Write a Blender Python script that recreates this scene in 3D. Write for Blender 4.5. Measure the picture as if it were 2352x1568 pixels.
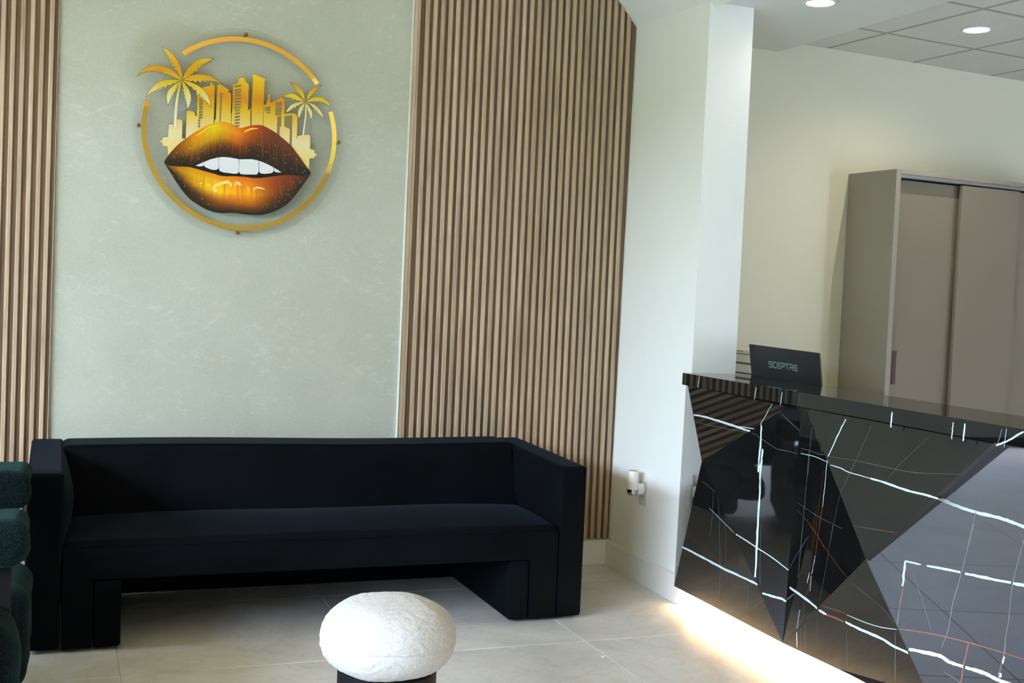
import bpy, bmesh, math, random
import numpy as np
from mathutils import Vector, Matrix
from mathutils.geometry import tessellate_polygon

random.seed(7)
S = bpy.context.scene
for o in list(bpy.data.objects):
    bpy.data.objects.remove(o)
COL = S.collection

# ------------------------------------------------------------------ camera
YAW, PITCH, ROLL = 0.37419, 0.04063, 0.043777
FPX, CX, CY = 2670.0, 1176.0, 784.0
CAM = Vector((0, 0, 1.35))
fwd = Vector((math.sin(YAW) * math.cos(PITCH), math.cos(YAW) * math.cos(PITCH), -math.sin(PITCH)))
rt0 = Vector((math.cos(YAW), -math.sin(YAW), 0))
up0 = rt0.cross(fwd)
RT = math.cos(ROLL) * rt0 + math.sin(ROLL) * up0
UP = -math.sin(ROLL) * rt0 + math.cos(ROLL) * up0
cd = bpy.data.cameras.new('camera')
cd.sensor_width = 36.0
cd.lens = FPX / 2352 * 36.0
cam = bpy.data.objects.new('camera', cd)
COL.objects.link(cam)
cam.matrix_world = Matrix(((RT.x, UP.x, -fwd.x, CAM.x), (RT.y, UP.y, -fwd.y, CAM.y), (RT.z, UP.z, -fwd.z, CAM.z), (0, 0, 0, 1)))
cd.clip_start = 0.05
S.camera = cam

# ------------------------------------------------------------------ world, daylight, exposure
W = bpy.data.worlds.new('sky')
S.world = W
W.use_nodes = True
wn = W.node_tree.nodes
bg = wn['Background']
bg.inputs['Color'].default_value = (0.80, 0.955, 1.30, 1)
bg.inputs['Strength'].default_value = 46.0
S.view_settings.view_transform = 'Standard'
S.view_settings.look = 'None'
S.view_settings.gamma = 1.0
S.view_settings.use_curve_mapping = False
S.view_settings.exposure = 0.0
S.cycles.max_bounces = 10
S.cycles.diffuse_bounces = 6
S.cycles.glossy_bounces = 5
S.cycles.transparent_max_bounces = 16
S.cycles.caustics_reflective = False
S.cycles.caustics_refractive = False
S.cycles.sample_clamp_indirect = 6.0
S.cycles.use_denoising = True


def portal(name, loc, rot, sx, sy):
    l = bpy.data.lights.new(name, 'AREA')
    l.shape = 'RECTANGLE'
    l.size, l.size_y = sx, sy
    l.cycles.is_portal = True
    o = bpy.data.objects.new(name, l)
    o.location, o.rotation_euler = loc, rot
    COL.objects.link(o)


GX, GY = -4.2, -3.0          # glazed left wall, solid wall behind the camera
portal('window_portal_left', (GX - .02, 0.1, 1.45), (0, -math.pi / 2, 0), 2.9, 6.1)
portal('door_portal_left', (GX - .02, 4.3, 1.45), (0, -math.pi / 2, 0), 2.9, .9)

# ------------------------------------------------------------------ helpers


def ray(px, py):
    return RT * (px - CX) - UP * (py - CY) + fwd * FPX


def at_y(px, py, y):
    d = ray(px, py)
    return CAM + d * (y / d.y)


def at_x(px, py, x):
    d = ray(px, py)
    return CAM + d * (x / d.x)


def at_z(px, py, z):
    d = ray(px, py)
    return CAM + d * ((z - CAM.z) / d.z)


def on_plane(px, py, p0, n):
    d = ray(px, py)
    return CAM + d * ((p0 - CAM).dot(n) / d.dot(n))


def pix(p):
    q = Vector(p) - CAM
    return (CX + FPX * q.dot(RT) / q.dot(fwd), CY - FPX * q.dot(UP) / q.dot(fwd))


def lin(c):
    return tuple(((v / 255) / 12.92 if v / 255 <= .04045 else ((v / 255 + .055) / 1.055) ** 2.4) for v in c)


def c4(c):
    return (*lin(c), 1)


class MB:
    def __init__(self):
        self.v, self.f, self.m = [], [], []

    def add(self, vs, fs, mi=0):
        k = len(self.v)
        self.v += [Vector(p) for p in vs]
        self.f += [tuple(i + k for i in f) for f in fs]
        self.m += [mi] * len(fs)

    def box(self, a, b, mi=0):
        x0, y0, z0 = a
        x1, y1, z1 = b
        self.add([(x0, y0, z0), (x1, y0, z0), (x1, y1, z0), (x0, y1, z0), (x0, y0, z1), (x1, y0, z1), (x1, y1, z1), (x0, y1, z1)],
                 [(0, 3, 2, 1), (4, 5, 6, 7), (0, 1, 5, 4), (1, 2, 6, 5), (2, 3, 7, 6), (3, 0, 4, 7)], mi)

    def prism(self, pts, d, mi=0):
        """closed polygon pts (3d, planar) extruded by vector d"""
        d = Vector(d)
        n = len(pts)
        pts = [Vector(p) for p in pts]
        tri = tessellate_polygon([pts])
        a = pts + [p + d for p in pts]
        fs = [tuple(t) for t in tri] + [tuple(i + n for i in reversed(t)) for t in tri]
        fs += [(i, (i + 1) % n, (i + 1) % n + n, i + n) for i in range(n)]
        self.add(a, fs, mi)

    def flat(self, pts, mi=0):
        pts = [Vector(p) for p in pts]
        self.add(pts, [tuple(t) for t in tessellate_polygon([pts])], mi)

    def lathe(self, prof, c, axis='z', n=48, mi=0, cap=True):
        vs, fs = [], []
        for r, h in prof:
            for k in range(n):
                a = 2 * math.pi * k / n
                p = (r * math.cos(a), r * math.sin(a), h)
                if axis == 'y':
                    p = (p[0], p[2], p[1])
                if axis == 'x':
                    p = (p[2], p[0], p[1])
                vs.append(Vector(p) + Vector(c))
        m = len(prof)
        for i in range(m - 1):
            for k in range(n):
                fs.append((i * n + k, i * n + (k + 1) % n, (i + 1) * n + (k + 1) % n, (i + 1) * n + k))
        if cap:
            fs.append(tuple(reversed(range(n))))
            fs.append(tuple((m - 1) * n + k for k in range(n)))
        self.add(vs, fs, mi)

    def ribbon(self, pts, nrm, w, mi=0, jit=0.0, closed=False):
        """flat strip along pts lying on a plane with normal nrm; w: width or list"""
        pts = [Vector(p) for p in pts]
        n = len(pts)
        L, R = [], []
        for i in range(n):
            a = pts[(i - 1) % n] if (closed or i > 0) else pts[i]
            b = pts[(i + 1) % n] if (closed or i < n - 1) else pts[i]
            t = (b - a)
            if t.length < 1e-9:
                t = Vector((1, 0, 0))
            s = nrm.cross(t).normalized()
            ww = w[i] if isinstance(w, (list, tuple)) else w
            j = 1 + jit * random.uniform(-1, 1)
            k = 1 + jit * random.uniform(-1, 1)
            L.append(pts[i] + s * ww * .5 * j)
            R.append(pts[i] - s * ww * .5 * k)
        fs = [(i, i + 1, n + i + 1, n + i) for i in range(n - 1)]
        if closed:
            fs.append((n - 1, 0, n, 2 * n - 1))
        self.add(L + R, fs, mi)

    def mesh(self, name, off=Vector((0, 0, 0)), bevel=0, seg=2, smooth=False, recalc=True):
        me = bpy.data.meshes.new(name)
        me.from_pydata([tuple(p - off) for p in self.v], [], self.f)
        for p, mi in zip(me.polygons, self.m):
            p.material_index = mi
        bm = bmesh.new()
        bm.from_mesh(me)
        if recalc:
            bmesh.ops.recalc_face_normals(bm, faces=bm.faces)
        if bevel:
            es = [e for e in bm.edges if len(e.link_faces) == 2 and e.calc_face_angle(0) > .5]
            bmesh.ops.bevel(bm, geom=es, offset=bevel, segments=seg, profile=.5, affect='EDGES')
        bm.to_mesh(me)
        bm.free()
        if smooth:
            for p in me.polygons:
                p.use_smooth = True
            try:
                me.set_sharp_from_angle(angle=.7)
            except Exception:
                pass
        return me


OFF = {}


def link(name, me, mats, parent=None, loc=None):
    o = bpy.data.objects.new(name, me)
    COL.objects.link(o)
    if not isinstance(mats, (list, tuple)):
        mats = [mats]
    if len(me.materials) == 0:
        for m in mats:
            me.materials.append(m)
    if parent:
        o.parent = parent
        OFF[o.name] = OFF.get(parent.name, Vector((0, 0, 0)))
    if loc is not None:
        o.location = loc
    return o


def part(name, mb, mats, parent=None, **kw):
    """a mesh built in world coordinates, stored relative to its thing's origin"""
    off = OFF.get(parent.name, Vector((0, 0, 0))) if parent else Vector((0, 0, 0))
    return link(name, mb.mesh(name, off, **kw), mats, parent)


def thing(name, label, cat, loc, group=None):
    o = bpy.data.objects.new(name, None)
    COL.objects.link(o)
    o.location = loc
    o.empty_display_size = .05
    o['label'], o['category'] = label, cat
    if group:
        o['group'] = group
    OFF[o.name] = Vector(loc)
    return o


def tag(o, label, cat, group=None):
    o['label'], o['category'] = label, cat
    if group:
        o['group'] = group
    return o


def struct(name, mb, mats, **kw):
    o = part(name, mb, mats, **kw)
    o['kind'] = 'structure'
    return o


def rbox(a, b, r, n=10, fn=None):
    """soft upholstered block: rounded box on a grid, fn(p, q) can push the surface"""
    a, b = Vector(a), Vector(b)
    size = b - a
    mb = MB()

    def coords(L, rr):
        e = min(rr / L, .45)
        t = [0, e * .15, e * .4, e * .7, e]
        k = max(2, n)
        t += [e + (1 - 2 * e) * i / k for i in range(1, k)]
        t += [1 - e, 1 - e * .7, 1 - e * .4, 1 - e * .15, 1]
        return t
    C = [coords(size[i], r) for i in range(3)]
    lo, hi = a + Vector((r, r, r)), b - Vector((r, r, r))

    def P(u, v, w):
        p = Vector((a.x + size.x * u, a.y + size.y * v, a.z + size.z * w))
        c = Vector([min(max(p[i], lo[i]), hi[i]) for i in range(3)])
        d = p - c
        if d.length > 1e-9:
            p = c + d.normalized() * r
        if fn:
            p = Vector(fn(p, (u, v, w)))
        return p
    for ax in range(3):
        o1, o2 = [i for i in range(3) if i != ax]
        for side in (0, 1):
            g = []
            for s in C[o1]:
                for t in C[o2]:
                    q = [0, 0, 0]
                    q[ax], q[o1], q[o2] = side, s, t
                    g.append(P(*q))
            m = len(C[o2])
            fs = [(i * m + j, (i + 1) * m + j, (i + 1) * m + j + 1, i * m + j + 1) for i in range(len(C[o1]) - 1) for j in range(m - 1)]
            mb.add(g, fs)
    return mb


def soft(name, mb, mat, parent):
    off = OFF.get(parent.name, Vector((0, 0, 0)))
    me = bpy.data.meshes.new(name)
    me.from_pydata([tuple(p - off) for p in mb.v], [], mb.f)
    bm = bmesh.new()
    bm.from_mesh(me)
    bmesh.ops.remove_doubles(bm, verts=bm.verts, dist=1e-5)
    bmesh.ops.recalc_face_normals(bm, faces=bm.faces)
    bm.to_mesh(me)
    bm.free()
    for p in me.polygons:
        p.use_smooth = True
    return link(name, me, mat, parent)


def smooth_curve(pts, k=6):
    """Catmull-Rom through 2d/3d points"""
    P = [np.array(p, float) for p in pts]
    out = []
    for i in range(len(P) - 1):
        p0 = P[i - 1] if i > 0 else 2 * P[0] - P[1]
        p1, p2 = P[i], P[i + 1]
        p3 = P[i + 2] if i + 2 < len(P) else 2 * P[-1] - P[-2]
        for j in range(k):
            t = j / k
            out.append(.5 * (2 * p1 + (p2 - p0) * t + (2 * p0 - 5 * p1 + 4 * p2 - p3) * t * t + (3 * p1 - p0 - 3 * p2 + p3) * t ** 3))
    out.append(P[-1])
    return out


# ------------------------------------------------------------------ materials
class NT:
    def __init__(self, name):
        self.m = bpy.data.materials.new(name)
        self.m.use_nodes = True
        self.t = self.m.node_tree
        self.b = self.t.nodes['Principled BSDF']

    def n(self, typ, **kw):
        x = self.t.nodes.new(typ)
        for k, v in kw.items():
            setattr(x, k, v)
        return x

    def l(self, a, b):
        self.t.links.new(a, b)

    def set(self, **kw):
        for k, v in kw.items():
            self.b.inputs[k.replace('_', ' ')].default_value = v
        return self

    def noise(self, scale, detail=3, rough=.5, vec=None, stretch=None, dist=0):
        if vec is None:
            vec = self.n('ShaderNodeTexCoord').outputs['Object']
        if stretch:
            mp = self.n('ShaderNodeMapping')
            mp.inputs['Scale'].default_value = stretch
            self.l(vec, mp.inputs['Vector'])
            vec = mp.outputs[0]
        x = self.n('ShaderNodeTexNoise')
        x.inputs['Scale'].default_value = scale
        x.inputs['Detail'].default_value = detail
        x.inputs['Roughness'].default_value = rough
        x.inputs['Distortion'].default_value = dist
        self.l(vec, x.inputs['Vector'])
        return x.outputs['Fac']

    def ramp(self, fac, stops):
        r = self.n('ShaderNodeValToRGB')
        e = r.color_ramp.elements
        while len(e) < len(stops):
            e.new(.5)
        for x, (p, c) in zip(e, stops):
            x.position = p
            x.color = c
        self.l(fac, r.inputs['Fac'])
        return r.outputs['Color']

    def mix(self, fac, a, b, mode='MIX'):
        x = self.n('ShaderNodeMix', data_type='RGBA', blend_type=mode)
        for s, i in ((fac, 0), (a, 6), (b, 7)):
            if hasattr(s, 'is_linked') or hasattr(s, 'links'):
                self.l(s, x.inputs[i])
            else:
                x.inputs[i].default_value = s
        return x.outputs[2]

    def math(self, op, a, b=None):
        x = self.n('ShaderNodeMath', operation=op)
        for s, i in ((a, 0), (b, 1)):
            if s is None:
                continue
            if hasattr(s, 'links'):
                self.l(s, x.inputs[i])
            else:
                x.inputs[i].default_value = s
        return x.outputs[0]

    def bump(self, h, strength=.3, dist=.002):
        x = self.n('ShaderNodeBump')
        x.inputs['Strength'].default_value = strength
        x.inputs['Distance'].default_value = dist
        self.l(h, x.inputs['Height'])
        self.l(x.outputs[0], self.b.inputs['Normal'])

    def col(self, s):
        self.l(s, self.b.inputs['Base Color'])


def plain(name, rgb, rough=.5, metal=0, **kw):
    t = NT(name)
    t.set(Base_Color=c4(rgb), Roughness=rough, Metallic=metal, **kw)
    return t.m


def paint(name, rgb, rough=.6):
    t = NT(name)
    t.set(Roughness=rough)
    f = t.noise(1.3, 3)
    d = tuple(v * .97 for v in lin(rgb))
    t.col(t.ramp(f, [(.3, (*d, 1)), (.7, c4(rgb))]))
    t.bump(t.noise(420, 2), .06, .001)
    return t.m


M = {}
M['paint'] = paint('white_wall_paint', (242, 246, 240))
M['ceilpaint'] = paint('ceiling_paint', (234, 238, 230))
M['tanceil'] = paint('tan_ceiling_paint', (212, 184, 136))
M['dimpaint'] = paint('stone_grey_paint', (176, 168, 148))
M['trimwhite'] = paint('semi_gloss_white', (236, 236, 230), .35)
M['officewall'] = paint('cream_wall_paint', (215, 211, 186))


def m_wallpaper():
    t = NT('mottled_plaster_wallpaper')
    t.set(Roughness=.62)
    big = t.noise(2.2, 4, .6)
    base = t.ramp(big, [(.3, c4((165, 171, 153))), (.7, c4((177, 182, 165)))])
    br = t.noise(17, 8, .78, stretch=(1, 1, 1.8), dist=.9)
    patch = t.noise(3.5, 4, .65)
    s = t.math('ADD', t.math('MULTIPLY', br, .75), t.math('MULTIPLY', patch, .25))
    m = t.ramp(s, [(.535, (0, 0, 0, 1)), (.66, (1, 1, 1, 1))])
    f = t.math('MULTIPLY', m, .6)
    c = t.mix(f, base, c4((205, 206, 191)))
    fine = t.noise(160, 3, .6)
    c = t.mix(.18, c, t.ramp(fine, [(.3, c4((149, 153, 136))), (.7, c4((197, 200, 184)))]))
    t.col(c)
    t.bump(t.math('ADD', fine, br), .12, .001)
    return t.m


M['wallpaper'] = m_wallpaper()


def m_wood(name, a, b, c):
    t = NT(name)
    t.set(Roughness=.5)
    tc = t.n('ShaderNodeTexCoord').outputs['Object']
    info = t.n('ShaderNodeObjectInfo')
    cmb = t.n('ShaderNodeCombineXYZ')
    t.l(t.math('MULTIPLY', info.outputs['Random'], 37.0), cmb.inputs['X'])
    t.l(t.math('MULTIPLY', info.outputs['Random'], 11.0), cmb.inputs['Z'])
    ad = t.n('ShaderNodeVectorMath', operation='ADD')
    t.l(tc, ad.inputs[0])
    t.l(cmb.outputs[0], ad.inputs[1])
    g1 = t.noise(150, 5, .65, vec=ad.outputs[0], stretch=(1, 1, .018), dist=.4)
    g2 = t.noise(22, 4, .6, vec=ad.outputs[0], stretch=(1, 1, .07), dist=.8)
    f = t.math('ADD', t.math('MULTIPLY', g1, .6), t.math('MULTIPLY', g2, .4))
    col = t.ramp(f, [(.34, c4(a)), (.5, c4(b)), (.66, c4(c))])
    hv = t.n('ShaderNodeHueSaturation')
    t.l(col, hv.inputs['Color'])
    t.l(t.math('ADD', t.math('MULTIPLY', info.outputs['Random'], .22), .88), hv.inputs['Value'])
    t.col(hv.outputs[0])
    t.bump(g1, .25, .0008)
    return t.m


M['slat'] = m_wood('pale_oak_slat', (132, 112, 86), (170, 150, 122), (190, 172, 146))
M['groove'] = m_wood('brown_groove_wood', (78, 56, 38), (104, 79, 55), (122, 96, 70))


def m_floor():
    t = NT('greige_porcelain_tile')
    tc = t.n('ShaderNodeTexCoord').outputs['Object']
    info = t.n('ShaderNodeObjectInfo')
    cmb = t.n('ShaderNodeCombineXYZ')
    t.l(t.math('MULTIPLY', info.outputs['Random'], 50.0), cmb.inputs['X'])
    ad = t.n('ShaderNodeVectorMath', operation='ADD')
    t.l(tc, ad.inputs[0])
    t.l(cmb.outputs[0], ad.inputs[1])
    big = t.noise(2.0, 5, .62, vec=ad.outputs[0], dist=1.4)
    col = t.ramp(big, [(.28, c4((191, 190, 184))), (.5, c4((211, 211, 205))), (.72, c4((220, 220, 214)))])
    v = t.noise(3.2, 6, .7, vec=ad.outputs[0], dist=2.2)
    vein = t.ramp(v, [(.475, (0, 0, 0, 1)), (.5, (1, 1, 1, 1)), (.525, (0, 0, 0, 1))])
    col = t.mix(t.math('MULTIPLY', vein, .22), col, c4((150, 139, 124)))
    v2 = t.noise(5.5, 5, .65, vec=ad.outputs[0], dist=2.6)
    vein2 = t.ramp(v2, [(.48, (0, 0, 0, 1)), (.5, (1, 1, 1, 1)), (.52, (0, 0, 0, 1))])
    col = t.mix(t.math('MULTIPLY', vein2, .25), col, c4((222, 216, 206)))
    t.col(col)
    t.set(Roughness=.34)
    return t.m


M['floor'] = m_floor()
M['grout'] = plain('pale_grout', (196, 190, 178), .8)


def m_velvet():
    t = NT('midnight_velvet')
    f = t.noise(3.2, 4, .6, dist=1.0)
    t.col(t.ramp(f, [(.35, (0.0010, 0.0014, 0.0020, 1)), (.68, (0.0019, 0.0031, 0.0045, 1))]))
    t.set(Roughness=.85, Sheen_Weight=.022, Sheen_Roughness=.38, Sheen_Tint=(.45, .68, .95, 1), Specular_IOR_Level=.06)
    t.bump(t.noise(700, 2), .1, .0006)
    return t.m


M['velvet'] = m_velvet()


def m_boucle(name, a, b, sc, dist, sheen, bump=.55):
    t = NT(name)
    vo = t.n('ShaderNodeTexVoronoi')
    vo.inputs['Scale'].default_value = sc
    tc = t.n('ShaderNodeTexCoord').outputs['Object']
    t.l(tc, vo.inputs['Vector'])
    nz = t.noise(sc * .8, 4, .7)
    h = t.math('SUBTRACT', nz, t.math('MULTIPLY', vo.outputs['Distance'], .8))
    t.col(t.ramp(h, [(.0, c4(a)), (.45, c4(b))]))
    t.set(Roughness=.95, Sheen_Weight=sheen[0], Sheen_Tint=(*sheen[1:], 1), Sheen_Roughness=.5, Specular_IOR_Level=.08)
    t.bump(h, bump, dist)
    return t.m


M['boucle_white'] = m_boucle('ivory_boucle', (182, 181, 176), (202, 201, 196), 190, .0022, (.1, 1, 1, 1), .38)
M['boucle_green'] = m_boucle('dark_green_boucle', (5, 11, 12), (15, 32, 32), 150, .004, (.05, .35, .9, .9))
M['blackwood'] = plain('matt_black', (8, 8, 9), .65, 0, Specular_IOR_Level=.2)


def m_marble():
    t = NT('polished_black_marble')
    f = t.noise(2.5, 6, .65, dist=1.2)
    t.col(t.ramp(f, [(.3, (.0035, .0035, .0037, 1)), (.7, (.0085, .0080, .0078, 1))]))
    t.set(Roughness=.025, IOR=1.52, Specular_IOR_Level=.5)
    return t.m


M['marble'] = m_marble()
M['vein_white'] = plain('white_marble_vein', (190, 208, 210), .06)
M['vein_grey'] = plain('grey_marble_vein', (92, 96, 96), .06)
M['vein_brown'] = plain('rust_marble_vein', (118, 66, 44), .06)
VM = [M['marble'], M['vein_white'], M['vein_grey'], M['vein_brown']]


def emit(name, rgb, strength):
    t = NT(name)
    t.set(Base_Color=c4(rgb), Emission_Color=c4(rgb), Emission_Strength=strength)
    return t.m


M['lens'] = emit('lit_downlight_lens', (255, 255, 255), 14)
M['led'] = emit('warm_led_tape', (255, 202, 138), 26)
M['cab'] = paint('taupe_laminate', (142, 134, 120), .33)
M['cabdoor'] = paint('taupe_gloss_door', (126, 116, 101), .16)
M['alu'] = plain('brushed_aluminium', (190, 192, 192), .3, 1)
M['brown'] = plain('bronze_pull', (66, 46, 42), .4, .3)
M['chrome'] = plain('chrome', (200, 200, 200), .08, 1)
M['brass'] = plain('brushed_brass', (158, 120, 50), .22, 1)
M['goldmirror'] = plain('gold_mirror_acrylic', (250, 210, 104), .035, 1)
M['goldcap'] = plain('gold_mesh_cap', (205, 165, 80), .5, .6)
M['plastic'] = plain('white_plastic', (235, 236, 234), .3)
M['greyplastic'] = plain('grey_plastic', (202, 202, 200), .4)
M['drawergap'] = plain('shadowed_grey_plastic', (96, 94, 92), .5)
M['black'] = plain('black_slot', (10, 10, 10), .6)
M['monitor'] = plain('charcoal_plastic', (15, 19, 22), .5)
M['letter'] = plain('grey_green_lettering', (98, 122, 120), .4)
M['frame'] = plain('dark_bronze_frame', (42, 40, 38), .4, .5)
M['paper'] = plain('white_paper', (240, 240, 236), .7)


def m_tile_ceiling():
    t = NT('mineral_fibre_tile')
    t.set(Roughness=.85)
    f = t.noise(90, 4, .7)
    t.col(t.ramp(f, [(.3, c4((218, 217, 206))), (.7, c4((232, 231, 221)))]))
    t.bump(t.noise(260, 3), .3, .001)
    return t.m


M['ctile'] = m_tile_ceiling()
M['tgrid'] = plain('ceiling_grid_metal', (168, 167, 156), .6)


def m_acrylic():
    t = NT('clear_acrylic')
    tr = t.n('ShaderNodeBsdfTransparent')
    tr.inputs['Color'].default_value = (.997, .997, .99, 1)
    gl = t.n('ShaderNodeBsdfGlossy')
    gl.inputs['Roughness'].default_value = .03
    lw = t.n('ShaderNodeLayerWeight')
    lw.inputs['Blend'].default_value = .5
    schlick = t.math('ADD', .022, t.math('MULTIPLY', t.math('POWER', lw.outputs['Facing'], 5.0), .35))
    mx = t.n('ShaderNodeMixShader')
    t.l(schlick, mx.inputs[0])
    t.l(tr.outputs[0], mx.inputs[1])
    t.l(gl.outputs[0], mx.inputs[2])
    t.l(mx.outputs[0], t.t.nodes['Material Output'].inputs['Surface'])
    return t.m


M['acrylic'] = m_acrylic()


def m_edge():
    t = NT('polished_acrylic_edge')
    tr = t.n('ShaderNodeBsdfTransparent')
    mx = t.n('ShaderNodeMixShader')
    mx.inputs[0].default_value = .5
    t.set(Base_Color=c4((226, 230, 214)), Roughness=.2)
    t.l(tr.outputs[0], mx.inputs[1])
    t.l(t.b.outputs[0], mx.inputs[2])
    t.l(mx.outputs[0], t.t.nodes['Material Output'].inputs['Surface'])
    return t.m


M['acrylic_edge'] = m_edge()


def m_paving():
    t = NT('outdoor_stone_paving')
    vo = t.n('ShaderNodeTexVoronoi', feature='DISTANCE_TO_EDGE')
    vo.inputs['Scale'].default_value = 1.4
    t.l(t.n('ShaderNodeTexCoord').outputs['Object'], vo.inputs['Vector'])
    j = t.ramp(vo.outputs['Distance'], [(.02, (0, 0, 0, 1)), (.05, (1, 1, 1, 1))])
    t.col(t.mix(j, c4((94, 102, 101)), c4((118, 131, 130))))
    t.set(Roughness=.8)
    return t.m


M['paving'] = m_paving()


def m_hedge():
    t = NT('added_leafy_hedge')
    f = t.noise(7, 6, .75)
    t.col(t.ramp(f, [(.35, c4((28, 40, 24))), (.55, c4((62, 84, 44))), (.72, c4((104, 126, 70)))]))
    t.set(Roughness=.8)
    t.bump(f, .8, .05)
    return t.m


M['added_hedge'] = m_hedge()
# ------------------------------------------------------------------ floor
YB = 5.267                      # plane of the slat faces on the back wall
mb = MB()
mb.box((GX - .08, -3.2, -.12), (7.4, 5.6, -.003))
floor = struct('floor', mb, M['grout'])
PIT = .8665
for i in range(-4, 5):
    x0 = .2345 + i * PIT
    x1 = x0 + PIT
    xa, xb = max(x0 + .0015, GX + .02), x1 - .0015
    yo = 4.088
    for j in range(-7, 3):
        ya, yb = yo + j * PIT + .0015, yo + (j + 1) * PIT - .0015
        yb = min(yb, 5.262)
        if yb - ya < .03 or xb < GX + .1:
            continue
        t = MB()
        c = Vector(((xa + xb) / 2, (ya + yb) / 2, 0))
        t.box((xa - c.x, ya - c.y, -.009), (xb - c.x, yb - c.y, 0))
        link('tile', t.mesh('tile', bevel=.0012, seg=1), M['floor'], floor, c)

# ------------------------------------------------------------------ walls
HC = 3.25
XA = 2.640                      # face of the short return wall right of the slats
mb = MB()
mb.box((GX, 5.287, 0), (2.66, 5.40, HC))
wall_back = struct('wall_back', mb, M['paint'])
mb = MB()
mb.box((-.019, 5.279, .135), (1.5035, 5.2868, HC - .01))
part('wallpaper', mb, M['wallpaper'], wall_back)
mb = MB()
mb.box((1.5035, 5.262, .1), (1.508, 5.2868, HC - .01))
part('edge_trim', mb, M['trimwhite'], wall_back)
mb = MB()
mb.box((-.0235, 5.264, .1), (-.0205, 5.2868, HC - .01))
part('edge_trim', mb, M['slat'], wall_back)

mb = MB()                       # return wall (pilaster) at the right
mb.add([(2.625, 4.49, 0), (2.848, 4.49, 0), (2.86, 5.45, 0), (XA + .006, 5.30, 0),
        (2.625, 4.49, 2.80), (2.848, 4.49, 2.80), (2.86, 5.45, 2.80), (2.671, 5.30, 2.80)],
       [(0, 3, 2, 1), (4, 5, 6, 7), (0, 1, 5, 4), (1, 2, 6, 5), (2, 3, 7, 6), (3, 0, 4, 7)])
struct('wall_right', mb, M['paint'])


def base_board(name, pts, h, th):
    """pts: polyline along the wall foot; boards sit to the left of its direction"""
    mb = MB()
    for (x0, y0), (x1, y1) in zip(pts[:-1], pts[1:]):
        d = Vector((x1 - x0, y1 - y0, 0)).normalized()
        n = Vector((-d.y, d.x, 0))
        a, b = Vector((x0, y0, 0)), Vector((x1, y1, 0))
        prof = [(0, 0), (th, 0), (th, h - .006), (th - .006, h), (0, h)]
        pr = [a + n * q + Vector((0, 0, z)) for q, z in prof]
        mb.prism(pr, b - a)
    return struct(name, mb, M['trimwhite'])


base_board('baseboard_back', [(2.64, 5.286), (1.3, 5.286)][::-1], .128, -.019)
base_board('baseboard_right', [(2.626, 4.476), (XA + .004, 5.272)], .128, .016)

# far office wall, slightly skewed to the lobby like the ceiling grid over it
FO, FA = Vector((3.807, 5.215, 0)), math.radians(4.4)
fu, fv = Vector((math.cos(FA), math.sin(FA), 0)), Vector((-math.sin(FA), math.cos(FA), 0))


def F(u, v, z=0):
    return FO + fu * u + fv * v + Vector((0, 0, z))


def fbox(mb, a, b, mi=0):
    p = [F(x, y, z) for z in (a[2], b[2]) for x, y in ((a[0], a[1]), (b[0], a[1]), (b[0], b[1]), (a[0], b[1]))]
    mb.add(p, [(0, 3, 2, 1), (4, 5, 6, 7), (0, 1, 5, 4), (1, 2, 6, 5), (2, 3, 7, 6), (3, 0, 4, 7)], mi)


mb = MB()
fbox(mb, (-.95, 0, 0), (3.6, .12, 3.2))
struct('wall_far', mb, M['officewall'])
mb = MB()
fbox(mb, (3.45, -9, 0), (3.6, 0, 3.2))
struct('wall_office_side', mb, M['dimpaint'])
mb = MB()
mb.box((GX - .1, GY - .15, 0), (7.4, GY, HC))
struct('wall_front', mb, M['dimpaint'])

# glazed front left of the camera, a solid pier, then a glazed door by the corner
mb = MB()
mb.box((GX - .08, -3.1, 0), (GX, 3.1, .06))
mb.box((GX - .08, -3.1, 2.9), (GX, 3.1, HC))
for y in (-3.05, -1.5, .05, 1.6, 3.1):
    mb.box((GX - .08, y - .03, .06), (GX, y + .03, 2.9))
struct('window_1', mb, M['frame'])
mb = MB()
mb.box((GX - .1, 3.13, 0), (GX, 3.84, HC))
mb.box((GX - .1, 4.76, 0), (GX, 5.4, HC))
mb.box((GX - .1, 3.84, 2.9), (GX, 4.76, HC))
struct('wall_left', mb, M['paint'])
mb = MB()
mb.box((GX - .07, 3.84, 0), (GX - .01, 3.89, 2.9))
mb.box((GX - .07, 4.71, 0), (GX - .01, 4.76, 2.9))
mb.box((GX - .07, 3.89, 2.84), (GX - .01, 4.71, 2.9))
mb.box((GX - .07, 3.89, .0), (GX - .01, 4.71, .09))
struct('door_1', mb, M['frame'])
mb = MB()
mb.box((-24, -18, -.16), (GX - .09, 14, -.06))
mb.box((GX - .09, -18, -.16), (8, -3.2, -.06))
struct('terrace', mb, M['paving'])


def added_hedge(name, a, b):  # tall hedges added out of view to block low sky light
    m = rbox(a, b, .5, 26, lambda p, q: Vector(p) + Vector((math.sin(p.y * 3.1 + p.z * 2.3), math.sin(p.x * 2.7 + p.z * 3.7), math.sin(p.x * 3.3 + p.y * 2.9))) * .22)
    me = bpy.data.meshes.new(name)
    me.from_pydata([tuple(v) for v in m.v], [], m.f)
    o = link(name, me, M['added_hedge'])
    o['kind'] = 'structure'


added_hedge('added_hedge_left', (-11.5, -14, -.06), (-9.0, 11, 3.3))
added_hedge('added_hedge_front', (-9.5, -12.5, -.06), (8, -10.5, 3.3))

# ------------------------------------------------------------------ ceilings
ZS, ZT = 2.664, 2.731           # soffit underside, grid ceiling
cw = Vector((2.628, 4.49, 2.672))
cc = Vector((2.668, YB, 2.712))
mb = MB()                       # sloped cove along the right side: starts on the return wall and climbs to the left
up = .56


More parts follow.
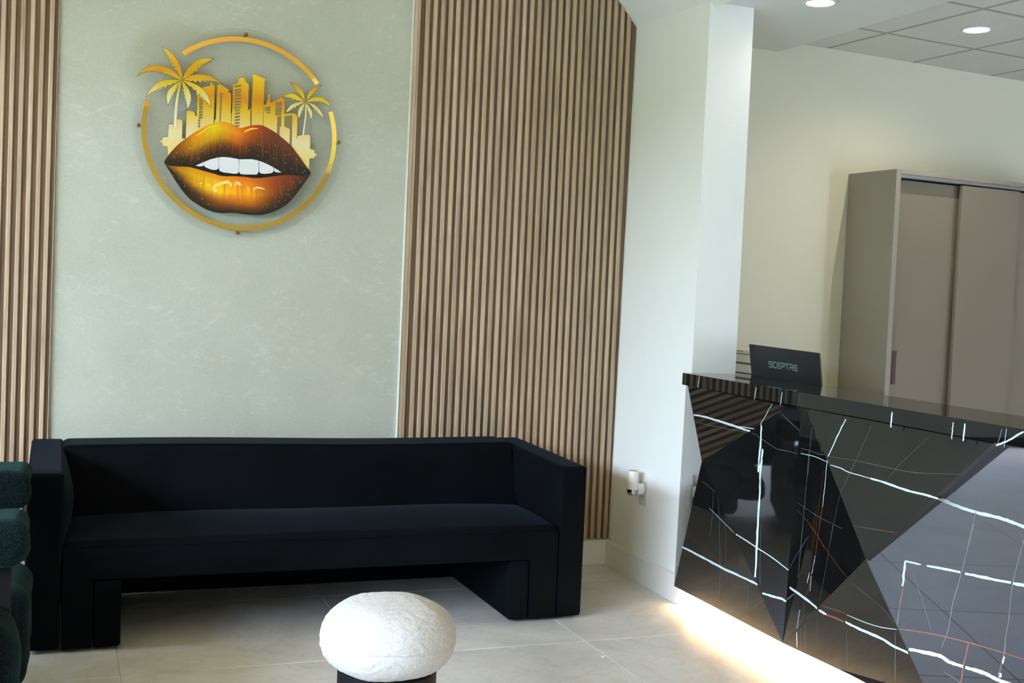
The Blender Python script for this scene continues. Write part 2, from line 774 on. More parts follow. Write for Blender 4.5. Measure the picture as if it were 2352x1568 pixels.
def cove(y):
    t = max(0, (y - 4.49) / (YB - 4.49))
    return (2.625 + .043 * t, 2.662 + .050 * t)


ys = [-3.0, 4.49, 5.30]
vs = []
for y in ys:
    x, z = cove(y)
    vs += [(x + .02, y, z - .022), (x - .50, y, z + .55), (x - .50, y, z + .66), (x + .03, y, z + .14)]
fs = []
for k in range(2):
    for q in range(4):
        fs.append((k * 4 + q, k * 4 + (q + 1) % 4, (k + 1) * 4 + (q + 1) % 4, (k + 1) * 4 + q))
mb.add(vs, fs + [(0, 1, 2, 3), (8, 9, 10, 11)])
struct('ceiling_cove', mb, M['ceilpaint'])
mb = MB()
mb.box((GX - .08, -3.2, HC - .02), (2.2, 5.4, HC + .1))
struct('ceiling_lobby', mb, M['tanceil'])
e0, e1 = at_z(1793, 117.8, ZS), at_z(2192, 0, ZS)
ed = (e1 - e0) / (e0.y - e1.y)
p_near = e0 + ed * (e0.y + 3.0)
p_far = e0 - ed * .25
mb = MB()
mb.prism([Vector((2.628, -3, ZS)), p_near, p_far, Vector((2.70, p_far.y, ZS)), Vector((2.634, 4.49, ZS))], (0, 0, .2))
struct('ceiling_soffit', mb, M['ceilpaint'])

mb = MB()
fbox(mb, (-.55, -9, ZT - .0052), (3.6, .12, ZT + .05))
grid = struct('ceiling_office', mb, M['tgrid'])
TS = .6005
g0 = Vector((3.8045, 4.7785, 0)) - FO
gu, gv = g0.dot(fu), g0.dot(fv)
full = MB()
full.box((-TS / 2 + .011, -TS / 2 + .011, -.006), (TS / 2 - .011, TS / 2 - .011, .014))
full_me = full.mesh('ceiling_tile', bevel=.003, seg=1)
for i in range(-1, 5):
    for j in range(-8, 2):
        ua, ub = gu + i * TS, gu + (i + 1) * TS
        va, vb = gv + j * TS, gv + (j + 1) * TS
        if va > -.03:
            continue
        if vb > 0:
            t = MB()
            t.box((-TS / 2 + .011, -TS / 2 + .011, -.006), (TS / 2 - .011, -TS / 2 + (-va) - .002, .014))
            me = t.mesh('ceiling_tile', bevel=.003, seg=1)
        else:
            me = full_me
        o = link('ceiling_tile', me, M['ctile'], grid, F((ua + ub) / 2, (va + vb) / 2, ZT))
        o.rotation_euler = (0, 0, FA)

# ------------------------------------------------------------------ recessed lights


def downlight(c, label, energy, col=(1, .93, .82)):
    t = thing('recessed_downlight', label, 'ceiling light', c, 'recessed ceiling downlights')
    m = MB()
    m.lathe([(.066, .003), (.074, -.001), (.0735, -.0045), (.066, -.0055), (.059, -.003), (.0585, .002)], c, n=48, cap=False)
    part('trim_ring', m, M['trimwhite'], t, smooth=True)
    m = MB()
    m.lathe([(.0002, -.0025), (.0585, -.0025), (.0585, .002), (.0002, .002)], c, n=40)
    part('lens', m, M['lens'], t)
    l = bpy.data.lights.new('downlight_lamp', 'SPOT')
    l.spot_size, l.spot_blend, l.shadow_soft_size, l.energy, l.color = math.radians(150), 1.0, .002, energy, col
    o = bpy.data.objects.new('downlight_lamp', l)
    COL.objects.link(o)
    o.parent = t
    o.location = (0, 0, -.0065)


c1 = at_z(1884, 6, ZS)
c2 = at_z(2243, 68, ZT - .006)
downlight(c1, 'recessed downlight in the smooth soffit, cut by the top edge of the photo', 5)
downlight(c2, 'recessed downlight set into a square ceiling tile', 30)
# ------------------------------------------------------------------ slat wall panels


def slat_mesh(w, z0, zl, zr):
    m = MB()
    d, b = .0185, .0025
    yf, yb = YB, YB + d
    prof = [(-w / 2, yb), (-w / 2, yf + b), (-w / 2 + b, yf), (w / 2 - b, yf), (w / 2, yf + b), (w / 2, yb)]
    n = len(prof)
    vs = [(x, y, z0) for x, y in prof] + [(x, y, zl + (zr - zl) * (x + w / 2) / w) for x, y in prof]
    m.add(vs, [(i, i + 1, n + i + 1, n + i) for i in range(n - 1)] + [tuple(range(n))[::-1], tuple(range(n, 2 * n)), (n - 1, 0, n, 2 * n - 1)])
    return m.mesh('slat')


Z0 = .131
xs = [at_y(p, 880, YB).x for p in (944.4, 1047.9)]
PR = (xs[1] - xs[0]) / 6
WR = PR * .55
right_panel = thing('slat_wall_panel', 'wide pale oak slat wall panel behind the right half of the sofa', 'wall panel', (2.07, YB + .02, Z0), 'fluted wood slat panels')
mb = MB()
mb.prism([(1.51, YB + .0125, Z0 + .001), (2.652, YB + .0125, Z0 + .001), (2.677, YB + .0125, 2.72), (2.20, YB + .0125, HC - .03), (1.51, YB + .0125, HC - .03)], (0, .0072, 0))
part('backing_board', mb, M['groove'], right_panel)


def ztop(x):
    return min(HC - .025, 2.728 + (2.668 - x) * 1.10)


def add_slat(parent, x, w, me=None):
    if me is None:
        me = slat_mesh(w, Z0, ztop(x - w / 2), ztop(x + w / 2))
    o = link('slat', me, M['slat'], parent)
    o.location = Vector((x, 0, 0)) - OFF[parent.name]
    return me


add_slat(right_panel, 1.5205, .0225)
add_slat(right_panel, 1.5375, .0105)
x = xs[0] + WR / 2
tall = None
while x + WR / 2 < 2.652:
    if ztop(x + WR / 2) >= HC - .03:
        tall = add_slat(right_panel, x, WR, tall)
    else:
        add_slat(right_panel, x, WR)
    x += PR
left_panel = thing('slat_wall_panel', 'pale oak slat wall panel at the left edge, beside the sage wallpaper', 'wall panel', (-.4, YB + .02, Z0), 'fluted wood slat panels')
xl = [at_y(p, 0, YB).x for p in (4.1, 116.0)]
PL = (xl[1] - xl[0]) / 5
WL = PL * .49
mb = MB()
mb.box((-.82, YB + .0125, Z0 + .001), (-.0245, YB + .0195, HC - .03))
part('backing_board', mb, M['groove'], left_panel)
me = slat_mesh(WL, Z0, HC - .025, HC - .025)
for k in range(-18, 6):
    add_slat(left_panel, xl[0] + k * PL + WL / 2, WL, me)

# ------------------------------------------------------------------ wall sign
YS = 5.238                      # face of the acrylic plate, stood off the wallpaper
crop = {'L': (300, 50, 3.075), 'A': (310, 90, 7.84), 'B': (430, 160, 9.8), 'C': (600, 160, 6.533), 'D': (360, 260, 6.533), 'E': (540, 260, 6.533)}


def sp(k, p, y=YS):
    x0, y0, s = crop[k]
    return at_y(x0 + p[0] / s, y0 + p[1] / s, y)


bolts = [at_y(565.4, 79.3, YS), at_y(545.9, 534.9, YS), at_y(318.5, 286.8, YS), at_y(778.4, 326.8, YS)]
SC = sum(bolts, Vector()) / 4
RB = sum((b - SC).length for b in bolts) / 4
sign = thing('wall_sign', 'round clear acrylic sign with golden lips, skyline and palms on the sage wallpaper', 'sign', (SC.x, 5.278, SC.z))


def S2(x, z, y=YS):
    return Vector((SC.x + x, y, SC.z + z))


# clear backing plate: disc with two scalloped bumps around the palms
RD = RB + .022
pl = sp('A', (690, 520)) - SC
pr = sp('C', (680, 480)) - SC
outl = []
for k in range(160):
    a = 2 * math.pi * k / 160
    d = Vector((math.cos(a), 0, math.sin(a)))
    r = RD
    for cpt, rad in ((Vector((pl.x, 0, pl.z)), .192), (Vector((pr.x, 0, pr.z)), .115)):
        b = d.dot(cpt)
        q = b * b - (cpt.length_squared - rad * rad)
        if q > 0:
            r = max(r, b + math.sqrt(q))
    outl.append(S2(d.x * r, d.z * r, YS + .0045))
n = len(outl)
mb2 = MB()
mb2.prism(outl, (0, .004, 0))
ntri = len(mb2.f) - n
mb2.m = [0] * ntri + [1] * n
part('acrylic_plate', mb2, [M['acrylic'], M['acrylic_edge']], sign)
for b in bolts:
    m = MB()
    m.lathe([(.0005, -.012), (.004, -.0118), (.0068, -.009), (.0075, -.006), (.0075, 0), (.006, .002), (.006, .037)], (b.x, YS + .003, b.z), axis='y', n=20)
    part('standoff_bolt', m, M['brass'], sign, smooth=True)


def ang(px, py):
    p = at_y(px, py, YS) - SC
    return math.atan2(p.z, p.x)


RO = sum((at_y(px, py, YS) - SC).length for px, py in ((300 + 83 / 3.075, 50 + 700 / 3.075), (300 + 1455 / 3.075, 50 + 780 / 3.075), (300 + 760 / 3.075, 50 + 105 / 3.075), (300 + 760 / 3.075, 50 + 1474 / 3.075))) / 4
RI = RO - .0205


def arc(a0, a1, skew0=0, skew1=0):
    n = 90
    vs, fs = [], []
    for i in range(n + 1):
        t = i / n
        for r, y in ((RI, YS), (RO, YS), (RO, YS + .004), (RI, YS + .004)):
            a = a0 + (a1 - a0) * t
            vs.append(S2(r * math.cos(a), r * math.sin(a), y))
    for i in range(n):
        for q in range(4):
            fs.append((i * 4 + q, i * 4 + (q + 1) % 4, i * 4 + 4 + (q + 1) % 4, i * 4 + 4 + q))
    fs += [(0, 1, 2, 3), (4 * n, 4 * n + 1, 4 * n + 2, 4 * n + 3)]
    m = MB()
    m.add(vs, fs)
    return m


part('gold_ring_arc', arc(ang(733, 190), ang(421, 124)), M['goldmirror'], sign)
part('gold_ring_arc', arc(ang(765, 255), ang(339, 230) - 2 * math.pi), M['goldmirror'], sign)


def m_print_gradient(name, stops, dots):
    """printed vertical colour fade (+ halftone dots low down) in the sign's own coordinates"""
    t = NT(name)
    sep = t.n('ShaderNodeSeparateXYZ')
    t.l(t.n('ShaderNodeTexCoord').outputs['Object'], sep.inputs[0])
    mr = t.n('ShaderNodeMapRange')
    mr.inputs['From Min'].default_value = -.18
    mr.inputs['From Max'].default_value = .36
    t.l(sep.outputs['Z'], mr.inputs['Value'])
    c = t.ramp(mr.outputs[0], [(p, c4(v)) for p, v in stops])
    if dots:
        s = .0068
        u = t.math('DIVIDE', t.math('ADD', sep.outputs['X'], sep.outputs['Z']), s)
        v = t.math('DIVIDE', t.math('SUBTRACT', sep.outputs['X'], sep.outputs['Z']), s)
        fu_ = t.math('SUBTRACT', t.math('FRACT', u), .5)
        fv_ = t.math('SUBTRACT', t.math('FRACT', v), .5)
        d = t.math('SQRT', t.math('ADD', t.math('MULTIPLY', fu_, fu_), t.math('MULTIPLY', fv_, fv_)))
        rad = t.ramp(mr.outputs[0], [(0, (.40, .40, .40, 1)), (.30, (.27, .27, .27, 1)), (.52, (.18, .18, .18, 1)), (.6, (0, 0, 0, 1))])
        f = t.math('MULTIPLY', t.math('LESS_THAN', d, rad), .8)
        c = t.mix(f, c, c4((205, 160, 30)))
    t.col(c)
    t.set(Roughness=.25)
    return t.m


M['skyline'] = m_print_gradient('skyline_gold_print', [(0, (214, 196, 60)), (.14, (226, 214, 130)), (.30, (226, 216, 172)), (.44, (216, 188, 80)), (.54, (205, 160, 0)), (.62, (200, 128, 0)), (.74, (212, 168, 0)), (.84, (222, 190, 50)), (1, (228, 206, 100))], True)
M['palm'] = m_print_gradient('palm_gold_print', [(0, (226, 220, 186)), (.50, (224, 218, 180)), (.60, (214, 200, 120)), (.68, (206, 176, 20)), (.78, (200, 142, 0)), (.86, (204, 156, 0)), (1, (216, 196, 80))], False)
M['outline'] = plain('dark_olive_outline', (70, 62, 28), .4)
M['slot'] = plain('slot_wall_shade', (122, 110, 66), .6)  # no real holes: colour painted as the wall behind in shadow
NY = Vector((0, -1, 0))


def plate(k, pts, y, th, mat, name, outline=.0011, mb=None):
    P = [sp(k, p, y) for p in pts]
    m = mb or MB()
    m.prism(P, (0, th, 0), 0)
    if outline:
        m.ribbon([p + Vector((0, -.0003, 0)) for p in P], NY, outline, 1, closed=True)
    return m


sky = MB()
builds = [
    ('B', [(228, 600), (310, 405), (500, 365), (520, 340), (520, 290), (560, 285), (580, 345), (622, 350), (597, 1320), (300, 1560), (-41, 1620), (-20, 980), (-5, 925), (40, 912), (150, 945), (172, 970), (178, 1030), (195, 1040), (212, 1030)]),
    ('B', [(675, 360), (700, 335), (765, 325), (790, 355), (950, 450), (945, 475), (910, 505), (955, 512), (990, 545), (998, 580), (981, 960), (992, 972), (985, 1400), (612, 1400), (616, 1135), (640, 1115)]),
    ('B', [(1030, 340), (1120, 306), (1140, 270), (1152, 205), (1190, 178), (1232, 170), (1275, 180), (1312, 210), (1325, 280), (1375, 310), (1392, 345), (1368, 920), (1432, 840), (1418, 1450), (988, 1450), (1000, 970), (1008, 950)]),
    ('B', [(1478, 180), (1452, 152), (1475, 112), (1502, 94), (1780, 215), (1750, 240), (1722, 820), (1702, 1400), (1435, 1400), (1446, 900)]),
    ('C', [(38, 530), (75, 520), (85, 465), (100, 455), (103, 388), (118, 370), (133, 388), (135, 495), (275, 435), (286, 362), (297, 425), (325, 422), (345, 450), (355, 480), (352, 663), (470, 650), (525, 665), (548, 700), (537, 1035), (545, 990), (612, 978), (715, 970), (740, 1000), (735, 1190), (800, 1205), (805, 1250), (850, 1275), (800, 1310), (795, 1335), (725, 1330), (718, 1500), (600, 1500), (300, 1150), (28, 1000)]),
    ('D', [(165, 690), (160, 500), (90, 490), (78, 440), (30, 425), (78, 405), (95, 355), (165, 355), (178, 175), (200, 165), (250, 165), (258, 90), (300, 88), (360, 88), (388, 110), (380, 378), (435, 378), (440, 480), (300, 620)]),
]
for k, pts in builds:
    plate(k, pts, YS - .0012, .005, None, '', mb=sky)
slots = []


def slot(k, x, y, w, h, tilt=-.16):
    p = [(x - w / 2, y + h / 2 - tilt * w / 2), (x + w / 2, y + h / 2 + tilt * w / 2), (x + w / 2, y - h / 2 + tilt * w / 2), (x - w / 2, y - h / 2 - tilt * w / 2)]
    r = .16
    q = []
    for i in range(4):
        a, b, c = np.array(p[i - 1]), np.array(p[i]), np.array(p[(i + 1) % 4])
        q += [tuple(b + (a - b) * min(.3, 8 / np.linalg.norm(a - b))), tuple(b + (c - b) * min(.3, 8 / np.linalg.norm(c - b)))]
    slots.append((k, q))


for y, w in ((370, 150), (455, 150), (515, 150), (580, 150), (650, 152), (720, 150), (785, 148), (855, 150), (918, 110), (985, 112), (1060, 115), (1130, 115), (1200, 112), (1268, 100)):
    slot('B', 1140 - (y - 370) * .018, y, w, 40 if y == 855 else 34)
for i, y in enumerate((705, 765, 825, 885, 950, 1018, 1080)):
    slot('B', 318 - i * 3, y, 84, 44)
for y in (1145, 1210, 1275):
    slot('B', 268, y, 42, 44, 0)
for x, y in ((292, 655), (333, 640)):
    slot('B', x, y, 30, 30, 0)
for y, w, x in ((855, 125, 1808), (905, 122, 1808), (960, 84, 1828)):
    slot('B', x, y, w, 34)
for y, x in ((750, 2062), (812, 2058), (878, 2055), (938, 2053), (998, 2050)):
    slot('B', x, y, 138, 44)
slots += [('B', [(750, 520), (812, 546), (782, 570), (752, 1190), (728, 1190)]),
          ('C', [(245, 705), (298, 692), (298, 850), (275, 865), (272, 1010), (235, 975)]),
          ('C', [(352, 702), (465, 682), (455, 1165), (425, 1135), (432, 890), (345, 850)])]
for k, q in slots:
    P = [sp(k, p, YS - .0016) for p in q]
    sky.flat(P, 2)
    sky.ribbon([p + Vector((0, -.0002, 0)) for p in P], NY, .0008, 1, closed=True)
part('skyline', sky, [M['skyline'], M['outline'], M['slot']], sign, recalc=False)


def frond(mb, k, outer, inner, teeth, y):
    o = smooth_curve(outer, 6)
    i_ = smooth_curve([outer[-1]] + inner, 10)
    tip = np.array(outer[-1], float)
    cum = [0]
    for a, b in zip(i_[:-1], i_[1:]):
        cum.append(cum[-1] + np.linalg.norm(b - a))
    tot = cum[-1]

    def atl(s):
        s = min(max(s, 0), 1) * tot
        for j in range(len(cum) - 1):
            if cum[j + 1] >= s:
                f = (s - cum[j]) / max(cum[j + 1] - cum[j], 1e-6)
                return i_[j] + (i_[j + 1] - i_[j]) * f
        return i_[-1]
    mid = np.mean(o, axis=0)
    poly = [tuple(p) for p in o]
    for t in range(teeth):
        s0 = (t + .12) / (teeth + .6)
        s1 = (t + .9) / (teeth + .6)
        q0, q1 = atl(s0), atl(s1)
        amp = tot / teeth * (.60 if t else .4)
        into = mid - q0
        into = into / (np.linalg.norm(into) + 1e-6)
        tw = q0 - q1
        tw = tw / (np.linalg.norm(tw) + 1e-6)
        poly.append(tuple(q0 + into * amp * .55))
        poly.append(tuple(q1 * .25 + q0 * .75 - into * amp * .55 + tw * amp * .5))
        poly.append(tuple(q1 * .75 + q0 * .25 + into * amp * .1))
    poly.append(tuple(i_[-1]))
    plate(k, poly, y, .003, None, '', .0011, mb)


palmA = MB()
FA_ = [
    ([(855, 700), (840, 580), (800, 450), (730, 330), (620, 215), (485, 135)], [(545, 230), (600, 330), (650, 430), (700, 500), (770, 600), (835, 715)], 7),
    ([(858, 700), (920, 570), (1010, 465), (1120, 385), (1250, 345), (1420, 348)], [(1310, 420), (1200, 480), (1130, 550), (1050, 610), (960, 680), (870, 730)], 7),
    ([(870, 725), (1000, 655), (1150, 632), (1300, 645), (1430, 700), (1560, 800)], [(1430, 760), (1300, 755), (1150, 765), (1020, 755), (880, 740)], 7),
    ([(870, 740), (1050, 790), (1200, 880), (1300, 1000), (1340, 1100), (1370, 1220)], [(1280, 1120), (1150, 1000), (1060, 900), (980, 840), (865, 755)], 6),
    ([(865, 755), (950, 870), (1000, 980), (1010, 1080), (985, 1180), (935, 1270)], [(930, 1170), (900, 1060), (880, 960), (862, 850), (852, 770)], 7),
    ([(830, 750), (700, 830), (600, 920), (570, 1030), (575, 1120), (595, 1195)], [(640, 1090), (690, 990), (740, 900), (790, 810), (840, 755)], 7),
    ([(820, 735), (650, 725), (500, 745), (380, 800), (280, 900), (205, 1035)], [(310, 960), (430, 900), (560, 850), (690, 800), (830, 745)], 7),
    ([(840, 725), (750, 620), (620, 530), (480, 485), (340, 475), (200, 510), (45, 660)], [(180, 590), (320, 575), (450, 590), (580, 630), (690, 680), (830, 738)], 8)]
for o_, i_, t_ in FA_:
    frond(palmA, 'A', o_, i_, t_, YS - .0022)
plate('A', [(815, 760), (790, 800), (755, 960), (720, 1150), (700, 1350), (693, 1540), (690, 1600), (760, 1600), (755, 1440), (770, 1200), (792, 1000), (832, 800), (860, 750)], YS - .0018, .003, None, '', .0011, palmA)
part('palm_tree', palmA, [M['palm'], M['outline']], sign, recalc=False)
palmB = MB()
FC_ = [
    ([(662, 465), (640, 360), (600, 290), (530, 225), (430, 185)], [(490, 255), (540, 330), (590, 390), (655, 470)], 6),
    ([(668, 465), (700, 370), (750, 300), (820, 255), (900, 230)], [(870, 270), (820, 320), (770, 370), (672, 470)], 6),
    ([(675, 475), (770, 420), (860, 410), (950, 430), (1010, 490), (1052, 568)], [(990, 530), (920, 490), (830, 475), (750, 480), (675, 487)], 7),
    ([(675, 487), (790, 520), (860, 580), (910, 650), (938, 735)], [(890, 690), (840, 640), (790, 580), (740, 530), (670, 492)], 6),
    ([(672, 495), (730, 570), (765, 630), (768, 690), (742, 755)], [(730, 690), (700, 620), (685, 560), (666, 500)], 5),
    ([(655, 490), (590, 550), (555, 610), (548, 670), (568, 742)], [(590, 680), (620, 610), (660, 500)], 5),
    ([(650, 480), (540, 490), (460, 520), (400, 580), (365, 640)], [(430, 620), (500, 570), (570, 530), (655, 488)], 6),
    ([(655, 478), (590, 420), (520, 370), (440, 358), (320, 398)], [(400, 420), (470, 440), (540, 460), (650, 484)], 6)]
for o_, i_, t_ in FC_:
    frond(palmB, 'C', o_, i_, t_, YS - .0022)
plate('C', [(655, 490), (655, 650), (640, 800), (608, 985), (646, 985), (665, 820), (682, 680), (685, 540), (675, 490)], YS - .0018, .003, None, '', .0011, palmB)
part('palm_tree', palmB, [M['palm'], M['outline']], sign, recalc=False)


# printed lips: colour-graded print on a cut plate
def to_px(lst):
    return [(crop[k][0] + x / crop[k][2], crop[k][1] + y / crop[k][2]) for k, x, y in lst]


def curve_fn(lst):
    p = np.array(to_px(lst))
    sm = np.array(smooth_curve(p, 8))
    o = np.argsort(sm[:, 0])
    return lambda x: np.interp(x, sm[o, 0], sm[o, 1])


D = lambda *a: [('D', x, y) for x, y in a]
Ee = lambda *a: [('E', x, y) for x, y in a]
u_top = curve_fn(D((114, 722), (160, 650), (250, 540), (350, 445), (450, 370), (560, 290), (650, 240), (740, 190), (830, 155), (900, 130), (970, 125), (1050, 135), (1150, 170)) + Ee((0, 195), (50, 215), (100, 220), (170, 200), (240, 185), (330, 177), (410, 183), (480, 215), (560, 260), (640, 315), (720, 380), (800, 450), (870, 520), (920, 590), (980, 670), (1040, 760), (1110, 850), (1135, 890)))
u_bot = curve_fn(D((114, 735), (160, 775), (300, 790), (420, 800), (500, 800), (580, 783), (700, 735), (850, 675), (1000, 655), (1100, 665)) + Ee((0, 686), (100, 692), (250, 690), (330, 705), (420, 735), (520, 780), (600, 825), (690, 882), (760, 922), (900, 928), (1020, 938), (1135, 900)))
l_top = curve_fn(D((114, 745), (170, 781), (300, 797), (480, 806), (600, 835), (720, 870), (850, 905), (950, 935), (1050, 945)) + Ee((0, 945), (150, 955), (250, 970), (330, 975), (430, 965), (600, 945), (760, 926), (900, 932), (1020, 942), (1135, 905)))
l_bot = curve_fn(D((114, 750), (140, 790), (200, 880), (300, 1040), (400, 1180), (500, 1290), (600, 1360), (720, 1430), (840, 1475), (950, 1495), (1100, 1495)) + Ee((0, 1497), (100, 1510), (200, 1522), (300, 1527), (420, 1520), (540, 1490), (660, 1440), (770, 1370), (880, 1260), (980, 1130), (1060, 1020), (1135, 910)))
XL, XR = 360 + 114 / 6.533, 540 + 1135 / 6.533
s_u = [0, .1, .2, .35, .5, .6, .75, .9, 1]
T_u = [0, .2, .45, .7, 1]
C_u = [[(60, 35, 20), (150, 85, 15), (215, 140, 0), (232, 192, 0), (228, 130, 0), (195, 80, 10), (135, 60, 20), (120, 55, 20), (60, 30, 25)],
       [(50, 35, 25), (150, 95, 15), (218, 152, 0), (224, 206, 0), (228, 150, 5), (190, 95, 10), (115, 60, 20), (105, 52, 20), (50, 30, 25)],
       [(45, 33, 25), (120, 75, 20), (196, 146, 0), (205, 165, 0), (205, 115, 10), (150, 75, 15), (88, 50, 22), (72, 42, 22), (40, 28, 24)],
       [(40, 30, 25), (66, 43, 22), (100, 64, 20), (105, 68, 20), (105, 55, 20), (82, 46, 22), (60, 38, 24), (48, 32, 22), (35, 26, 22)],
       [(28, 24, 22)] * 9]
C_l = [[(140, 88, 20), (185, 130, 5), (212, 150, 0), (225, 150, 10), (225, 130, 10), (215, 120, 15), (165, 80, 20), (120, 58, 20), (60, 32, 22)],
       [(100, 62, 20), (185, 135, 0), (222, 178, 0), (242, 196, 10), (240, 160, 20), (235, 145, 10), (160, 80, 15), (105, 54, 20), (45, 30, 22)],
       [(55, 38, 22), (115, 76, 20), (210, 160, 0), (250, 210, 20), (250, 180, 20), (245, 172, 10), (150, 85, 15), (86, 48, 20), (40, 28, 22)],
       [(40, 30, 22), (48, 34, 22), (86, 53, 22), (155, 88, 20), (198, 118, 15), (188, 112, 15), (98, 58, 20), (58, 37, 22), (35, 27, 22)],
       [(34, 28, 20)] * 9]


def grade(tab, s, t):
    tab = np.array(tab, float)
    rows = np.array([[np.interp(s, s_u, tab[r, :, c]) for c in range(3)] for r in range(5)])
    return np.array([np.interp(t, T_u, rows[:, c]) for c in range(3)])


mb = MB()
cols = []
NXL, NTL = 150, 26
for top, bot, tab in ((u_top, u_bot, C_u), (u_bot, l_top, None), (l_top, l_bot, C_l)):
    vs, fs = [], []
    rows = NTL if tab else 2
    for i in range(NXL + 1):
        px = XL + (XR - XL) * i / NXL
        a, b = float(top(px)), float(bot(px))
        b = max(a + .02, b)
        for j in range(rows + 1):
            t = j / rows
            vs.append(at_y(px, a + (b - a) * t, YS - .004))
            c = grade(tab, i / NXL, t) if tab else np.array((14, 12, 11))
            if tab:
                c = c * (1 + .02 * math.sin(i * .9) * math.sin(math.pi * t))
            c = 250 * (np.clip(c, 0, 255) / 255) ** 1.22
            cols.append(lin(c))
    for i in range(NXL):
        for j in range(rows):
            q = i * (rows + 1) + j
            fs.append((q, q + rows + 1, q + rows + 2, q + 1))
    mb.add(vs, fs, 0)
rim = [at_y(XL + (XR - XL) * i / 80, float(u_top(XL + (XR - XL) * i / 80)), YS - .0035) for i in range(81)]
rim += [at_y(XL + (XR - XL) * i / 80, float(l_bot(XL + (XR - XL) * i / 80)), YS - .0035) for i in range(79, 0, -1)]
mb.prism(rim, (0, .0045, 0), 1)
# creases, flecks and highlights of the print
cur = len(mb.v)
for k in range(46):
    s = random.uniform(.10, .93)
    lower = k % 2
    top, bot = (l_top, l_bot) if lower else (u_top, u_bot)
    t0, t1 = (.06, random.uniform(.5, .85)) if lower else (random.uniform(.2, .4), .92)
    bend = (s - .5) * (26 if not lower else -34)
    pts = []
    for j in range(9):
        t = t0 + (t1 - t0) * j / 8
        px = XL + (XR - XL) * s + bend * ((t - .5) if not lower else (.4 - t))
        pts.append(at_y(px, float(top(px)) + (float(bot(px)) - float(top(px))) * t, YS - .0043))
    mb.ribbon(pts, NY, [.0002 + .0013 * math.sin(math.pi * min(1, j / 8)) for j in range(9)], 2)
for k in range(190):
    s = random.uniform(.06, .96)
    lower = random.random() < .5
    top, bot = (l_top, l_bot) if lower else (u_top, u_bot)
    t = random.uniform(.25, .95) if not lower else random.uniform(.3, .9)
    px = XL + (XR - XL) * s
    c = at_y(px, float(top(px)) + (float(bot(px)) - float(top(px))) * t, YS - .0046)
    r = random.choice((.0007, .0009, .0012, .0018))
    mb.flat([c + Vector((r * math.cos(a) * .8, 0, r * 1.25 * math.sin(a))) for a in [q * math.pi / 3 for q in range(6)]], 3)


def hl(k, pts, w, mi, y=YS - .005):
    P = [sp(k, p, y) for p in smooth_curve(pts, 5)]
    n = len(P)
    mb.ribbon(P, NY, [w * (.35 + .65 * math.sin(math.pi * (i + .5) / n)) for i in range(n)], mi, jit=.3)


hl('D', [(590, 335), (680, 285), (770, 220), (850, 195), (935, 180)], .0046, 4)
hl('E', [(135, 285), (190, 255), (260, 230), (340, 228)], .0075, 5)
hl('D', [(835, 1150), (850, 1110), (900, 1075), (980, 1050), (1060, 1030), (1105, 1060), (1110, 1110)], .0125, 6)
hl('D', [(860, 1160), (880, 1165), (890, 1120)], .011, 6)
hl('D', [(1165, 1100), (1190, 1040), (1215, 1045), (1241, 1090)], .009, 6)
hl('E', [(5, 1085), (20, 1030), (60, 1050), (100, 1080)], .009, 6)
hl('E', [(185, 1100), (200, 1150), (205, 1200)], .008, 5)
hl('E', [(270, 1165), (310, 1120), (380, 1120), (450, 1145)], .0075, 6)
hl('D', [(740, 1095), (775, 1060), (800, 1110)], .008, 5)
hl('D', [(640, 1060), (680, 1045)], .005, 6)
lips_me = mb.mesh('lips', OFF[sign.name], recalc=False)
ca = lips_me.color_attributes.new('print', 'FLOAT_COLOR', 'POINT')
arr = np.ones((len(lips_me.vertices), 4), np.float32)
arr[:len(cols), :3] = np.array(cols)
ca.data.foreach_set('color', arr.ravel())


def m_vcol():
    t = NT('lips_print')
    a = t.n('ShaderNodeAttribute', attribute_name='print')
    t.col(a.outputs['Color'])
    t.set(Roughness=.2)
    return t.m


link('lips', lips_me, [m_vcol(), plain('plate_edge', (60, 40, 16), .3), plain('crease_print', (150, 62, 12), .3), plain('fleck_print', (205, 176, 40), .3),
                       plain('yellow_light_print', (232, 218, 40), .3), plain('amber_light_print', (246, 198, 40), .3), plain('cream_light_print', (250, 214, 130), .3)], sign)


def m_tooth():
    t = NT('printed_tooth')
    t.set(Base_Color=c4((222, 226, 226)), Roughness=.3)
    return t.m


M['tooth'] = m_tooth()
teeth = [('D', [(582, 786), (640, 760), (702, 733), (704, 775), (695, 792), (640, 797)]),
         ('D', [(706, 733), (800, 693), (929, 661), (931, 780), (927, 822), (905, 845), (860, 851), (800, 838), (730, 808), (708, 785)]),
         ('D', [(936, 661), (1000, 656), (1100, 664), (1229, 688), (1233, 800), (1230, 885), (1205, 905), (1150, 906), (1000, 886), (950, 868), (934, 838)]),
         ('E', [(62, 692), (160, 690), (250, 690), (330, 705), (352, 713), (352, 860), (340, 905), (320, 919), (120, 917), (75, 908), (60, 880)]),
         ('E', [(358, 714), (420, 735), (500, 771), (576, 812), (577, 862), (565, 888), (530, 900), (440, 909), (385, 902), (360, 878)]),
         ('E', [(582, 816), (640, 850), (695, 886), (650, 889), (605, 880), (583, 866)])]
tm = []
for k, pts in teeth:
    m = MB()
    m.prism([sp(k, p, YS - .0052) for p in pts], (0, .0012, 0))
    part('tooth', m, M['tooth'], sign)

# ------------------------------------------------------------------ sofa
SX0, SX1, SY0, SY1 = -.082, 2.088, 4.385, 5.20
sofa = thing('sofa', 'long black velvet sofa with square arms against the wallpaper and slats', 'sofa', (1.0, 4.8, 0))
V = M['velvet']


